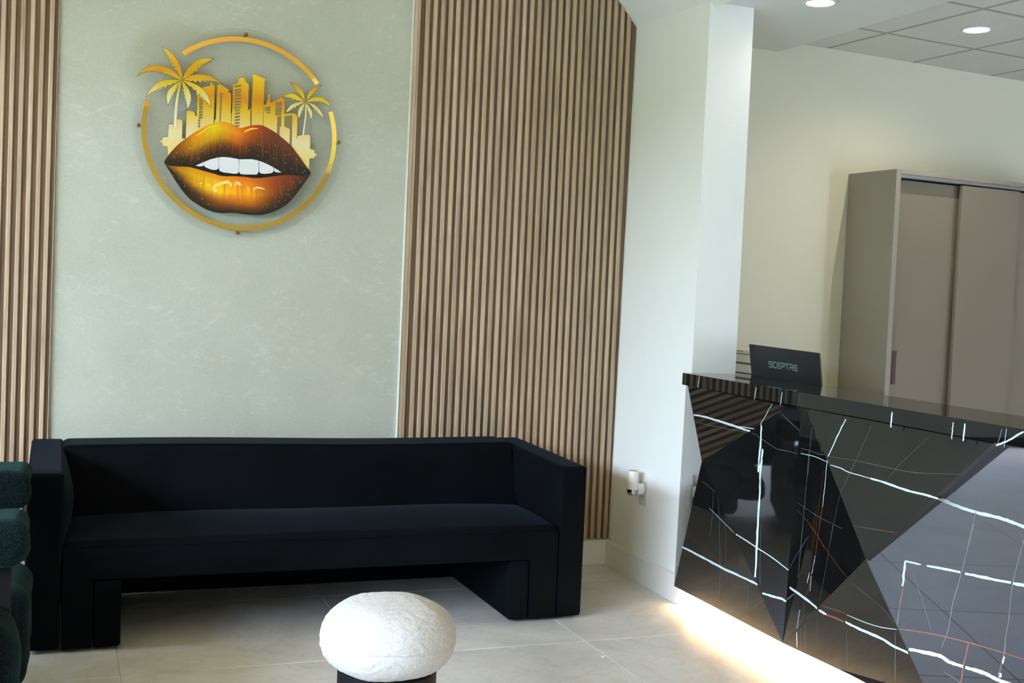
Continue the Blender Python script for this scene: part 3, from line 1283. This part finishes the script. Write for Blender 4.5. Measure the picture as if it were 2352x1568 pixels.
def arm_fn(side):
    def fn(p, q):
        u, v, w = q
        face = u if side < 0 else 1 - u            # 1 on the inner face
        b = max(0, math.sin(math.pi * min(1, max(0, (w - .52) / .48)))) * math.sin(math.pi * min(1, max(0, v)) ** .8)
        amp = .040 if side < 0 else .020
        p = Vector(p)
        if face > .5:
            p.x += (1 if side < 0 else -1) * amp * b * (face - .5) * 2
        p.z += .020 * v * w                        # arm climbs slightly to the back
        return p
    return fn


soft('arm', rbox((SX0, SY0, .012), (.040, SY1 - .01, .646), .014, 14, arm_fn(-1)), V, sofa)
soft('arm', rbox((1.972, SY0, .012), (SX1, SY1 - .01, .643), .014, 14, arm_fn(1)), V, sofa)


def seat_fn(p, q):
    u, v, w = q
    p = Vector(p)
    e = math.sin(math.pi * u) ** .35 if 0 < u < 1 else 0
    if w > .9:
        p.z += .034 * math.sin(math.pi * min(1, v * .9 + .05)) * e + .004 * math.sin(9 * u) * math.sin(2.5 * v) * e
    if v < .1:
        p.y -= .006 * e * math.sin(math.pi * w)
    if w < .1:
        p.z += .004 * math.sin(14 * u) * e
    return p


soft('seat', rbox((.044, SY0 + .006, .262), (1.968, 4.93, .395), .018, 20, seat_fn), V, sofa)
m = MB()
uo = [(.044, .012), (.149, .012), (.149, .259), (1.847, .259), (1.847, .012), (1.969, .012), (1.969, .380), (.044, .380)]
m.prism([(x, SY0 - .001, z) for x, z in uo], (0, .05, 0))
part('front_apron', m, V, sofa, bevel=.006, seg=3, smooth=True)


def back_fn(p, q):
    u, v, w = q
    p = Vector(p)
    if v < .6:
        f = 1 - v / .6
        p.y += (.13 * w - .015 * math.sin(math.pi * w) * 1.4) * f
        if .2 < w < .75:
            wr = sum(math.exp(-((u - c) / .006) ** 2) for c in (.575, .590, .607, .36, .372, .985)) * math.exp(-((w - .45) / .14) ** 2)
            p.y += .004 * wr * f
    p.z += .004 * math.sin(7 * u) * w
    return p


soft('backrest', rbox((.030, 4.82, .30), (1.982, SY1, .668), .035, 22, back_fn), V, sofa)
for xa, xb in ((.046, .148), (1.848, 1.966)):
    soft('side_panel', rbox((xa, SY0 + .03, .012), (xb, SY1 - .06, .262), .009, 6), V, sofa)
for xa, xb in ((.152, .247), (1.757, 1.844)):
    soft('leg', rbox((xa, SY0 - .002, .012), (xb, SY1 - .06, .253), .012, 6), V, sofa)
soft('rear_panel', rbox((.05, SY1 - .08, .012), (1.96, SY1 - .02, .32), .01, 6), V, sofa)
for xx in (-.04, .2, 1.8, 2.04):
    for yy in (4.46, 5.12):
        m = MB()
        m.lathe([(.014, 0), (.018, .002), (.018, .016)], (xx, yy, 0), n=16)
        part('glide', m, M['black'], sofa)
# seam piping along the seat front edge, arm fronts and arm tops
m = MB()


def cord(m, pts, r=.0028, n=6):
    pts = [Vector(p) for p in pts]
    vs, fs = [], []
    for i, p in enumerate(pts):
        t = (pts[min(i + 1, len(pts) - 1)] - pts[max(i - 1, 0)]).normalized()
        a = t.cross(Vector((0, 0, 1)))
        if a.length < .1:
            a = t.cross(Vector((0, 1, 0)))
        a.normalize()
        b = t.cross(a)
        for k in range(n):
            q = 2 * math.pi * k / n
            vs.append(p + (a * math.cos(q) + b * math.sin(q)) * r)
    for i in range(len(pts) - 1):
        for k in range(n):
            fs.append((i * n + k, i * n + (k + 1) % n, (i + 1) * n + (k + 1) % n, (i + 1) * n + k))
    m.add(vs, fs)


cord(m, [(.06 + 1.895 * i / 40, SY0 - .0005 - .003 * math.sin(math.pi * i / 40), .381 + .002 * math.sin(i * .5)) for i in range(41)], .0022)
part('seam_piping', m, V, sofa, smooth=True)

# ------------------------------------------------------------------ round ottoman
OC = Vector((.911, 3.188, 0))
ott = thing('ottoman', 'round mushroom ottoman with white boucle cushion on a black drum base', 'ottoman', OC)
RT_, HT_ = .194, .110
ZC = .357
bm = bmesh.new()
bmesh.ops.create_icosphere(bm, subdivisions=6, radius=1.0)
mb = MB()
for v in bm.verts:
    x, y, z = v.co
    h = math.hypot(x, y)
    a = math.atan2(z, h)
    r = RT_ * math.cos(a) ** .70
    zz = HT_ * (1 if z > 0 else -1) * abs(math.sin(a)) ** .95
    k = r / h if h > 1e-6 else 0
    mb.v.append(Vector((OC.x + x * k, OC.y + y * k, ZC + zz)))
mb.f = [tuple(v.index for v in f.verts) for f in bm.faces]
mb.m = [0] * len(mb.f)
bm.free()
rng = np.random.default_rng(3)
ph = rng.uniform(0, 6.28, (40, 4))
fr = rng.normal(0, 1, (40, 3)) * 260
vv = np.array([tuple(v) for v in mb.v])
nz = np.zeros(len(vv))
for i in range(40):
    nz += np.sin(vv @ fr[i] + ph[i, 0])
nz /= 40 ** .5
cc_ = np.array((OC.x, OC.y, ZC))
dirs = vv - cc_
dirs /= np.linalg.norm(dirs, axis=1, keepdims=True)
seam = np.exp(-((vv[:, 2] - (ZC - .004)) / .0035) ** 2) * .003
big = .0022 * np.sin(vv[:, 0] * 31 + 1) * np.sin(vv[:, 1] * 27)
vv = vv + dirs * (nz * .0011 - seam + big)[:, None]
mb.v = [Vector(v) for v in vv]
part('cushion', mb, M['boucle_white'], ott, smooth=True)
mb = MB()
mb.lathe([(.138, .0), (.142, .004), (.142, .262), (.138, .266)], OC, n=72)
part('drum_base', mb, M['blackwood'], ott, smooth=True)

# ------------------------------------------------------------------ boucle armchair at the left edge
G = M['boucle_green']
chair = thing('armchair', 'dark green boucle armchair with slab arms, cut by the left edge of the photo', 'armchair', (-.55, 3.65, 0))


def wob(p, q):
    p = Vector(p)
    s = .003
    return p + Vector((math.sin(p.z * 41 + p.y * 23), math.sin(p.x * 37 + p.z * 29), math.sin(p.x * 31 + p.y * 43))) * s


soft('arm', rbox((-.95, 3.265, .570), (-.052, 3.49, .700), .045, 8, wob), G, chair)
soft('arm', rbox((-.95, 4.10, .575), (-.066, 4.34, .702), .035, 8, wob), G, chair)
soft('backrest', rbox((-1.14, 3.28, .30), (-.93, 4.33, .80), .07, 8, wob), G, chair)
soft('seat', rbox((-.95, 3.52, .18), (-.16, 4.06, .32), .05, 8, wob), G, chair)
soft('side_block', rbox((-.93, 3.68, .10), (-.052, 4.16, .405), .06, 8, wob), G, chair)
soft('front_block', rbox((-.95, 3.15, .015), (-.066, 3.44, .462), .10, 8, wob), G, chair)
soft('front_block', rbox((-.95, 2.97, .05), (-.128, 3.17, .515), .07, 8, wob), G, chair)
for x, y in ((-.125, 3.40), (-.20, 3.40), (-.30, 4.22), (-.13, 4.22), (-.8, 3.40), (-.8, 4.22)):
    mb = MB()
    mb.box((x - .03, y - .03, .30), (x + .03, y + .03, .60))
    part('arm_post', mb, M['blackwood'], chair, bevel=.006)
for x, y in ((-.25, 3.3), (-.25, 4.0), (-.85, 3.3), (-.85, 4.0)):
    m = MB()
    m.lathe([(.02, 0), (.024, .003), (.024, .12)], (x, y, 0), n=18)
    part('foot', m, M['blackwood'], chair)

# ------------------------------------------------------------------ reception desk
ZCT = 1.037                     # counter height
desk = thing('reception_desk', 'faceted black marble reception desk with white veins and a glowing warm toe kick', 'reception desk', (2.62, 3.2, 0))


def top_front(y, inset=0):
    return 2.576 + .0308 * (y - 4.485) + inset


def cprism(mb, prof, y0, y1):
    """profile (dx, z) extruded along the skewed counter line"""
    a = [Vector((top_front(y0) + dx, y0, z)) for dx, z in prof]
    b = [Vector((top_front(y1) + dx, y1, z)) for dx, z in prof]
    n = len(prof)
    tri = tessellate_polygon([[Vector((dx, 0, z)) for dx, z in prof]])
    mb.add(a + b, [tuple(t) for t in tri] + [tuple(i + n for i in t) for t in tri] + [(i, (i + 1) % n, (i + 1) % n + n, i + n) for i in range(n)])


YD0, YD1 = 4.486, .9
mb = MB()
cprism(mb, [(0, ZCT - .052), (0, ZCT), (.315, ZCT), (.315, ZCT - .022), (.02, ZCT - .022), (.02, ZCT - .052)], YD0, YD1)
pc0 = Vector((top_front(4.0), 4.0, 1.0))
nc = Vector((-1, .0308, 0)).normalized()
KP = {'1': (1540, 860, 6.03), '2': (1540, 1100, 4.125), '3': (1800, 900, 4.261), '4': (1780, 1200, 4.112)}


def vein(mb, k, pts, w, col, p0, n, jit=.22, lift=.0005):
    x0, y0, s = KP[k]
    sm = smooth_curve(pts, 5) if len(pts) > 2 else [np.array(pts[0], float) + (np.array(pts[1], float) - np.array(pts[0], float)) * i / 8 for i in range(9)]
    P = []
    for i, p in enumerate(sm):
        jx = random.uniform(-1, 1) * .22 * min(w, 3)
        P.append(on_plane(x0 + p[0] / s + jx, y0 + p[1] / s + jx * .5, p0, n) + n * lift)
    dist = (P[0] - CAM).length
    w1 = w if isinstance(w, (int, float)) else w[0]
    N = len(P)
    ww = [w1 * dist / FPX * (.78 + .22 * math.sin(math.pi * i / max(1, N - 1))) for i in range(N)]
    mb.ribbon(P, n, ww, col, jit=jit)


for k, a, b, w, c in (('1', (405, 25), (378, 182), 2.4, 1), ('1', (525, 50), (500, 205), 1.1, 2), ('1', (1190, 175), (1165, 345), 2.4, 1), ('1', (1548, 240), (1525, 422), 2.4, 1),
                      ('3', (1062, 197), (1048, 346), 5, 1), ('3', (1660, 296), (1645, 460), 3.6, 1), ('3', (1775, 309), (1756, 480), 5, 1), ('3', (2140, 358), (2097, 505), 3, 2), ('3', (2182, 356), (2157, 540), 1.6, 1), ('3', (2350, 388), (2190, 480), 4.5, 1), ('3', (2190, 480), (2080, 522), 4.5, 1)):
    vein(mb, k, [a, b], w, c, pc0, nc, .08)
part('countertop', mb, VM, desk, recalc=False)
mb = MB()
cprism(mb, [(.36, .72), (.36, .745), (.98, .745), (.98, .72)], YD0 + .52, 3.2)
cprism(mb, [(.60, .72), (.60, .745), (.98, .745), (.98, .72)], 3.2, YD1)
part('worktop', mb, M['cab'], desk)


def solve_line(fn, px, axis=0):
    lo, hi = .5, 4.6
    for _ in range(60):
        m_ = (lo + hi) / 2
        if pix(fn(m_))[axis] > px:
            lo = m_
        else:
            hi = m_
    return fn((lo + hi) / 2)


def tl(y):
    return Vector((top_front(y, .034), y, ZCT - .024))


def bl(y):
    return Vector((2.584 + .0185 * (y - 4.49), y, .088))


va = tl(4.482) - Vector((.016, 0, 0))
vd = solve_line(tl, 1842)
vh = solve_line(lambda y: tl(y), 2308)
vc = bl(4.482)
ve = solve_line(bl, 1797.5)
YBV, YGV = 3.96, 3.05
vb_ = at_y(1612, 1059, YBV)
vg = at_y(1989, 1283.5, YGV)
# big right-hand facet: holds the edge h-g and turns towards the glazed left side
vh2 = CAM + (vh - CAM) * (2.675 / vh.x)          # the recess behind the overhanging edge
hg = (vh2 - vg).normalized()
n6 = Vector((-.83, -.55, .0))
n6 = (n6 - hg * n6.dot(hg)).normalized()


def on6(y, z):
    return Vector((vg.x - (n6.y * (y - vg.y) + n6.z * (z - vg.z)) / n6.x, y, z))


vm, vk = on6(2.22, ZCT - .024), on6(1.95, .088)
vj = on_plane(2119, 1567, vg, n6)
dj = (vj - vg)
vj = vg + dj * ((.088 - vg.z) / dj.z)
end_wall = [Vector((2.64, 4.484, ZCT - .024)), Vector((2.64, 4.484, .088))]


def facet(pts, veins):
    n = (pts[1] - pts[0]).cross(pts[2] - pts[0]).normalized()
    if n.x > 0:
        n = -n
    m = MB()
    cen = sum(pts, Vector()) / len(pts)
    m.prism([p.copy() for p in pts], -n * .012)
    for k, p, w, c in veins:
        vein(m, k, p, w, c, pts[0], n)
    return part('facet', m, VM, desk, recalc=False)


def pfix(pts):
    return pts


facet([va, vc, vb_], [('1', [(318, 570), (240, 920), (157, 1300)], 1.8, 1), ('1', [(155, 1310), (190, 1470), (215, 1560)], 1.8, 1), ('2', [(133, 40), (160, 160), (188, 280)], 1.8, 1)])
facet([va, vb_, vd], [('1', [(322, 557), (500, 592), (700, 652), (870, 707), (1000, 752), (1105, 788)], 4.6, 1), ('1', [(935, 717), (1060, 735), (1160, 753)], 2, 1),
                      ('1', [(342, 657), (600, 715), (850, 765), (1075, 803)], 1, 2), ('1', [(1408, 408), (1325, 555), (1242, 700)], 2.4, 1), ('1', [(1545, 445), (1507, 535)], .8, 2)])
facet([vb_, ve, vd], [('1', [(1262, 700), (1245, 950), (1230, 1150), (1217, 1350)], 4.2, 1), ('1', [(1278, 1030), (1255, 1250), (1237, 1560)], 5, 1), ('2', [(850, 0), (838, 300), (817, 640), (804, 930)], 5, 1),
                      ('1', [(1125, 805), (1225, 865), (1330, 935), (1480, 1030), (1640, 1062), (1775, 1103)], 1, 2), ('1', [(1530, 538), (1660, 660), (1795, 785)], 1.2, 2),
                      ('2', [(618, 520), (700, 570), (820, 650), (960, 740), (1125, 866)], 2.6, 1), ('2', [(868, 1078), (960, 1107), (1050, 1132), (1105, 1163)], 5, 1),
                      ('2', [(860, 420), (850, 760), (850, 1000)], .8, 2)])
facet([vb_, vc, ve], [('2', [(112, 642), (200, 685), (330, 755), (480, 835), (640, 910), (760, 965), (826, 998)], 6, 1), ('2', [(300, 20), (360, 65), (425, 122)], 1, 2), ('2', [(365, 270), (460, 365), (605, 510)], 1.3, 1),
                      ('2', [(404, 110), (400, 300), (377, 535)], .9, 2), ('2', [(452, 170), (465, 500), (470, 800), (470, 1150)], 1, 2), ('2', [(514, 320), (525, 600), (535, 1000)], .7, 2), ('2', [(740, 860), (740, 1310)], .6, 2),
                      ('2', [(150, 492), (330, 660), (515, 826)], .9, 3)])
facet([vd, ve, vg], [('3', [(170, 552), (250, 571), (350, 608), (405, 611)], 1.2, 2), ('3', [(166, 600), (300, 630), (432, 686)], 1.6, 1), ('3', [(428, 665), (415, 780), (398, 960), (380, 1120)], 3, 1), ('3', [(380, 1120), (355, 1290), (320, 1530)], 2.6, 3),
                     ('3', [(392, 770), (350, 1100), (292, 1530)], 1, 3), ('3', [(130, 1078), (250, 1160), (370, 1235), (570, 1335)], .9, 2), ('3', [(130, 1145), (300, 1350), (400, 1530)], .9, 3),
                     ('3', [(553, 1000), (500, 1240), (452, 1500)], 1, 2), ('4', [(425, 5), (380, 310), (320, 600), (268, 790)], 1.6, 3), ('4', [(381, 312), (350, 482)], 2.6, 1), ('4', [(325, 472), (305, 570)], 2.6, 1), ('4', [(345, 500), (330, 650)], 1.6, 1),
                     ('4', [(550, 12), (480, 430), (425, 735)], 1, 2), ('4', [(335, 35), (560, 360), (685, 520)], .9, 3), ('4', [(140, 610), (280, 710), (400, 808)], 6, 1), ('4', [(280, 740), (255, 930)], 1.4, 2), ('4', [(236, 822), (208, 1000)], 2, 1)])
facet([vd, vg, vh], [('3', [(612, 268), (540, 400), (436, 632)], 4.2, 1), ('3', [(865, 325), (740, 600), (560, 980)], 1.3, 2), ('3', [(1425, 435), (1200, 650), (1090, 760), (1008, 876)], .9, 2),
                     ('3', [(455, 632), (700, 670), (1000, 735), (1300, 790), (1740, 805)], .8, 2), ('3', [(458, 714), (560, 745), (640, 785), (850, 845)], 2, 1), ('3', [(850, 845), (1000, 890), (1200, 960), (1400, 1010), (1512, 1043)], 4.6, 1),
                     ('3', [(690, 1312), (900, 1345), (1085, 1374)], 1, 3)])
facet([vh, vh2, vg], [])
facet([vh2, vg, vj, vk, vm], [('3', [(1512, 1046), (1700, 1115), (1880, 1175), (2100, 1230), (2230, 1270), (2352, 1318), (2450, 1350)], 7, 1), ('3', [(1545, 1042), (1622, 1069)], 2.5, 1), ('3', [(1885, 1160), (1840, 1350), (1797, 1530)], 1.4, 2),
                             ('4', [(1878, 10), (1760, 480), (1680, 760), (1640, 1000), (1570, 1190)], 1.6, 2), ('4', [(2380, 60), (2250, 560), (2210, 900), (2180, 1080)], 1.6, 2), ('4', [(2182, 1065), (2160, 1250), (2112, 1450)], 2.2, 2),
                             ('4', [(2165, 1262), (2150, 1330)], 3.4, 1), ('4', [(2130, 1417), (2121, 1460)], 6, 1), ('4', [(1228, 362), (1380, 396)], 4, 1), ('4', [(1435, 407), (1600, 437), (1750, 467)], 5, 1), ('4', [(1795, 480), (2000, 522), (2230, 567)], 6, 1), ('4', [(2247, 572), (2400, 598)], 7, 1),
                             ('4', [(1230, 367), (1206, 600)], 4.6, 1), ('4', [(1210, 620), (1172, 830)], 2, 3), ('4', [(1172, 830), (1153, 962)], 2, 2), ('4', [(1287, 425), (1380, 700), (1483, 1028)], .9, 2),
                             ('4', [(1172, 1002), (1400, 1035), (1650, 1085), (1900, 1150), (2150, 1225), (2400, 1305)], 2.6, 3), ('4', [(1828, 1142), (1780, 1350), (1755, 1520)], 2.6, 3),
                             ('4', [(1262, 1195), (1400, 1220), (1560, 1260), (1640, 1310), (1778, 1360)], 8, 1), ('4', [(1797, 1366), (1950, 1410), (2100, 1480), (2260, 1540)], 8, 1), ('4', [(1600, 1410), (1680, 1460), (1760, 1520)], 1.8, 2)])
facet([vm, vk, bl(1.0), tl(1.0)], [])
facet([vg, ve, vj], [('4', [(412, 824), (490, 868)], 6.5, 1), ('4', [(490, 870), (570, 898), (650, 932)], 6, 3), ('4', [(665, 936), (790, 1000), (1000, 1090), (1110, 1160), (1255, 1226)], 7, 1), ('4', [(440, 782), (600, 832), (680, 870)], 1.6, 3), ('4', [(680, 870), (850, 940), (1000, 985), (1150, 1008)], 1.8, 1),
                     ('4', [(206, 1030), (207, 1100), (209, 1175)], 2.4, 1), ('4', [(246, 1000), (248, 1185)], 1, 2), ('4', [(281, 955), (290, 1210)], 1, 2), ('4', [(400, 865), (405, 1150)], .8, 2), ('4', [(680, 1012), (680, 1365)], .8, 2), ('4', [(1133, 1032), (1138, 1180), (1135, 1505)], 2, 2),
                     ('4', [(700, 552), (930, 730), (1040, 830), (1120, 945)], .8, 2)])
# plinth, underside and LED tape
mb = MB()
mb.add([(2.645, 4.484, 0), (2.60, 1.0, 0), (2.70, 1.0, 0), (2.745, 4.484, 0), (2.645, 4.484, .1), (2.60, 1.0, .1), (2.70, 1.0, .1), (2.745, 4.484, .1)],
       [(0, 1, 2, 3), (4, 5, 6, 7), (0, 1, 5, 4), (1, 2, 6, 5), (2, 3, 7, 6), (3, 0, 4, 7)])
part('toe_kick', mb, M['trimwhite'], desk)
mb = MB()
mb.add([(2.606, 4.48, .090), (2.575, 2.95, .090), (2.84, 2.95, .090), (2.89, 4.48, .090), (2.64, 4.48, .3), (2.62, 2.95, .3), (2.84, 2.95, .3), (2.89, 4.48, .3)],
       [(0, 1, 2, 3), (4, 5, 6, 7), (0, 1, 5, 4), (1, 2, 6, 5), (2, 3, 7, 6), (3, 0, 4, 7)])
part('carcass', mb, M['blackwood'], desk)
mb = MB()
mb.add([(2.634, 4.47, .086), (2.59, 1.0, .086), (2.60, 1.0, .086), (2.644, 4.47, .086), (2.634, 4.47, .0895), (2.59, 1.0, .0895), (2.60, 1.0, .0895), (2.644, 4.47, .0895)],
       [(0, 1, 2, 3), (4, 5, 6, 7), (0, 1, 5, 4), (1, 2, 6, 5), (2, 3, 7, 6), (3, 0, 4, 7)])
part('led_strip', mb, M['led'], desk)
ll = bpy.data.lights.new('led_strip_lamp', 'AREA')
ll.shape, ll.size, ll.size_y, ll.energy, ll.color = 'RECTANGLE', .02, 3.4, 30, (1, .70, .38)
lo = bpy.data.objects.new('led_strip_lamp', ll)
COL.objects.link(lo)
lo.parent = desk
lo.location = Vector((2.6165, 2.74, .084)) - OFF[desk.name]
lo.rotation_euler = (0, math.radians(-14), math.radians(-.72))

# ------------------------------------------------------------------ monitor seen from behind
MX = 2.93
pA, pB = at_x(1720, 790, MX - .02), at_x(1882, 811, MX - .02)
pC, pD = at_x(1887, 887, MX), at_x(1726, 860, MX)
mon = thing('monitor', 'charcoal computer monitor seen from behind, leaning above the counter', 'monitor', (MX + .06, (pC.y + pD.y) / 2, .745))
e_w = (pB - pA).normalized()
e_d = ((pD - pA) + (pC - pB)).normalized()
nm_ = e_w.cross(e_d).normalized()
if nm_.x > 0:
    nm_ = -nm_
wid = ((pB - pA).length + (pC - pD).length) / 2
low = .27


def mp(u, v, t=0):
    return pA + e_w * u + e_d * v - nm_ * t


mb = MB()
mb.prism([mp(0, 0), mp(wid, 0), mp(wid, low), mp(0, low)], -nm_ * .007)
part('housing', mb, M['monitor'], mon, bevel=.002)
mb = MB()
mb.prism([mp(.012, .012, .0072), mp(wid - .012, .012, .0072), mp(wid - .012, low - .02, .0072), mp(.012, low - .02, .0072)], -nm_ * .001)
part('screen', mb, M['black'], mon)
mb = MB()
bc = mp(wid / 2, low - .1)
mb.box((bc.x + .01, bc.y - .03, .757), (bc.x + .05, bc.y + .03, bc.z + .02))
mb.box((bc.x + .0, bc.y - .11, .7462), (bc.x + .20, bc.y + .11, .757))
part('stand', mb, M['blackwood'], mon, bevel=.003)
# lettering, techno strokes on a 4 x 5 cell
LET = {
    'S': [[(4, 5), (.7, 5), (0, 4.4), (0, 3.3), (.7, 2.7), (3.3, 2.7), (4, 2.1), (4, .6), (3.3, 0), (0, 0)]],
    'C': [[(4, 5), (1, 5), (0, 4), (0, 1), (1, 0), (4, 0)]],
    'E': [[(4, 5), (1.2, 5), (.1, 4.0), (.1, 3.6)], [(4.0, 2.6), (0, 2.6)], [(0, 1.8), (.1, 1), (1.2, 0), (4, 0)]],
    'P': [[(0, 0), (0, 1.6), (.0, 2.1), (3.3, 2.1), (4, 2.7), (4, 4.4), (3.3, 5), (0, 5)]],
    'T': [[(0, 5), (4.2, 5)], [(2.1, 5), (2.1, 0)]],
    'R': [[(0, 5), (3.3, 5), (4, 4.4), (4, 3.1), (3.3, 2.5), (0, 2.5)], [(0.2, 2.5), (.2, 0)], [(2.3, 2.5), (4, 0)]],
}
LA = on_plane(1640 + 985 / 7.84, 760 + 540 / 7.84, pA, nm_)
LB = on_plane(1640 + 1500 / 7.84, 760 + 612 / 7.84, pA, nm_)
LH = on_plane(1640 + 990 / 7.84, 760 + 650 / 7.84, pA, nm_)
eu = (LB - LA)
per = eu.length / (7 * 5.15 - .9)
eu = eu.normalized()
ev = -(LH - LA)
ev = (ev - eu * ev.dot(eu)).normalized()
hgt = (LH - LA).length / 5.9
mb = MB()
for i, ch in enumerate('SCEPTRE'):
    for st in LET[ch]:
        P = [LA + eu * per * (i * 5.15 + x + .2) + ev * hgt * (y - 5.4) + nm_ * .0007 for x, y in st]
        for a, b in zip(P[:-1], P[1:]):
            dd = (b - a).normalized() * .0018
            mb.ribbon([a - dd, b + dd], nm_, .0062, 0)
part('lettering', mb, M['letter'], mon, recalc=False)

# ------------------------------------------------------------------ white drawer stack behind the counter
PX = 3.02
q0, q1 = at_x(1690, 804, PX), at_x(1728, 862, PX)
dr = thing('drawer_stack', 'white stacked paper drawers behind the counter, beside the monitor', 'drawers', (PX + .14, q0.y - .05, .745))
ya, yb = q0.y + .16, q1.y - .06
zt = q0.z
mb = MB()
mb.box((PX + .004, yb, .7462), (PX + .28, ya, zt - .012))
part('housing', mb, M['drawergap'], dr, bevel=.004)
zz = zt - .014
for k in range(5):
    hgt_ = .043
    mb = MB()
    mb.box((PX - .004, yb + .004, zz - hgt_ + .004), (PX + .01, ya - .004, zz - .001))
    if zz - hgt_ > .75:
        part('drawer', mb, M['plastic'], dr, bevel=.0015)
    zz -= hgt_ + (.004 if k == 0 else .0015)
mb = MB()
mb.box((PX - .006, yb - .002, zt - .012), (PX + .284, ya + .002, zt + .006))
part('lid', mb, M['plastic'], dr, bevel=.003)
mb = MB()
mb.box((PX - .0065, q0.y - .075, zt - .004), (PX - .003, q0.y - .02, zt + .001))
part('label_slot', mb, M['goldcap'], dr)

# ------------------------------------------------------------------ sliding door cabinet
k0 = at_y(1945, 399.4, 5.228)
CZ = k0.z + .001
cf = Vector((3.990, 4.872, 0)) - FO
cu, cv = cf.dot(fu), cf.dot(fv)
CW = 1.33
cab = thing('sliding_door_cabinet', 'tall taupe cabinet with sliding doors against the far office wall', 'cabinet', F(cu + CW / 2, cv / 2))
mb = MB()
fbox(mb, (cu, cv, 0), (cu + .032, -.002, CZ))
part('side_panel', mb, M['cab'], cab, bevel=.0012, seg=1)
mb = MB()
fbox(mb, (cu + CW, cv, 0), (cu + CW + .032, -.002, CZ))
part('side_panel', mb, M['cab'], cab, bevel=.0012, seg=1)
mb = MB()
fbox(mb, (cu + .0325, cv, CZ - .022), (cu + CW - .0005, -.002, CZ))
part('top_panel', mb, M['cab'], cab, bevel=.0012, seg=1)
mb = MB()
fbox(mb, (cu + .0325, -.02, .05), (cu + CW - .0005, -.004, CZ - .0225))
part('back_panel', mb, M['cab'], cab)
mb = MB()
fbox(mb, (cu + .0325, cv + .004, CZ - .040), (cu + CW - .0005, cv + .075, CZ - .0225))
part('door_track', mb, M['alu'], cab)
mb = MB()
fbox(mb, (cu + .0325, cv + .004, 0), (cu + CW - .0005, cv + .075, .06))
part('bottom_rail', mb, M['cab'], cab)
dsp = at_y(2199, 700, 4.905)
du = (Vector((dsp.x, dsp.y, 0)) - FO).dot(fu)
mb = MB()
fbox(mb, (cu + .0345, cv + .047, .062), (du + .05, cv + .067, CZ - .046))
dl = part('door', mb, M['cabdoor'], cab, bevel=.0015, seg=1)
dsp = at_y(2343, 700, 4.905)
du2 = (Vector((dsp.x, dsp.y, 0)) - FO).dot(fu)
mb = MB()
fbox(mb, (du, cv + .008, .062), (du2, cv + .03, CZ - .046))
part('door', mb, M['cabdoor'], cab, bevel=.0015, seg=1)
mb = MB()
fbox(mb, (du2 - .05, cv + .047, .062), (cu + CW - .002, cv + .067, CZ - .046))
part('door', mb, M['cabdoor'], cab, bevel=.0015, seg=1)
hA, hB = at_y(2053, 806, 4.925), at_y(2051, 882, 4.925)
hu = (Vector((hA.x, hA.y, 0)) - FO).dot(fu)
mb = MB()
fbox(mb, (hu - .008, cv + .0435, hB.z), (hu + .019, cv + .0475, hA.z))
part('handle', mb, M['brown'], dl, bevel=.001, seg=1)

# ------------------------------------------------------------------ outlet and plug-in device
XP = 2.6335
oc = (at_x(1478, 1102, XP) + at_x(1478, 1160, XP)) / 2
oy, oz = oc.y, oc.z - .003
out = thing('wall_outlet', 'white electrical outlet plate low on the return wall, above the baseboard', 'outlet', (XP, oy, oz))
wx = 2.625 + .021 * (oy - 4.49) / .81
mb = MB()
mb.box((wx - .006, oy - .036, oz - .058), (wx + .001, oy + .036, oz + .058))
part('cover_plate', mb, M['greyplastic'], out, bevel=.003)
for dz in (.02, -.02):
    m = MB()
    m.lathe([(.0165, .0), (.0165, -.0015), (.0005, -.0016)], (wx - .006, oy, oz + dz), axis='x', n=28)
    s = part('socket', m, M['greyplastic'], out)
    m = MB()
    for sy in (-.006, .006):
        m.box((wx - .0082, oy + sy - .0012, oz + dz), (wx - .0074, oy + sy + .0012, oz + dz + .009))
    m.box((wx - .0082, oy - .0022, oz + dz - .010), (wx - .0074, oy + .0022, oz + dz - .006))
    part('slot', m, M['black'], s)
dv = thing('plug_in_diffuser', 'white cylindrical plug-in device with gold top and chrome lower rim', 'plug-in device', (wx - .06, oy + .0, oz + .02))
m = MB()
m.lathe([(.026, .0), (.027, -.004), (.027, -.03), (.025, -.034), (.012, -.034)], (wx - .0085, oy, oz + .021), axis='x', n=36)
part('plug_base', m, M['plastic'], dv, smooth=True)
dc = Vector((wx - .060, oy + .004, oz + .048))
m = MB()
m.lathe([(.0275, -.028), (.0282, -.025), (.0255, .058), (.0245, .0605), (.0225, .0605)], dc, n=40)
part('body', m, M['plastic'], dv, smooth=True)
m = MB()
m.lathe([(.0222, .0595), (.0222, .0612), (.006, .0622), (.0005, .0622)], dc, n=36)
part('gold_cap', m, M['goldcap'], dv, smooth=True)
m = MB()
m.lathe([(.0282, -.027), (.0284, -.032), (.026, -.045), (.018, -.056), (.0005, -.058)], dc, n=40)
part('chrome_rim', m, M['chrome'], dv, smooth=True)

# ------------------------------------------------------------------ scrap on the floor
sc_ = at_z(1384, 1508, 0)
m = MB()
m.add([sc_ + Vector(p) for p in ((-.008, -.005, .0006), (.006, -.007, .001), (.009, .004, .004), (-.002, .008, .001), (0, 0, .005))],
      [(0, 1, 4), (1, 2, 4), (2, 3, 4), (3, 0, 4), (0, 3, 2, 1)])
s_ = part('paper_scrap', m, M['paper'])
tag(s_, 'tiny white scrap lying on the floor tile between ottoman and desk', 'scrap')
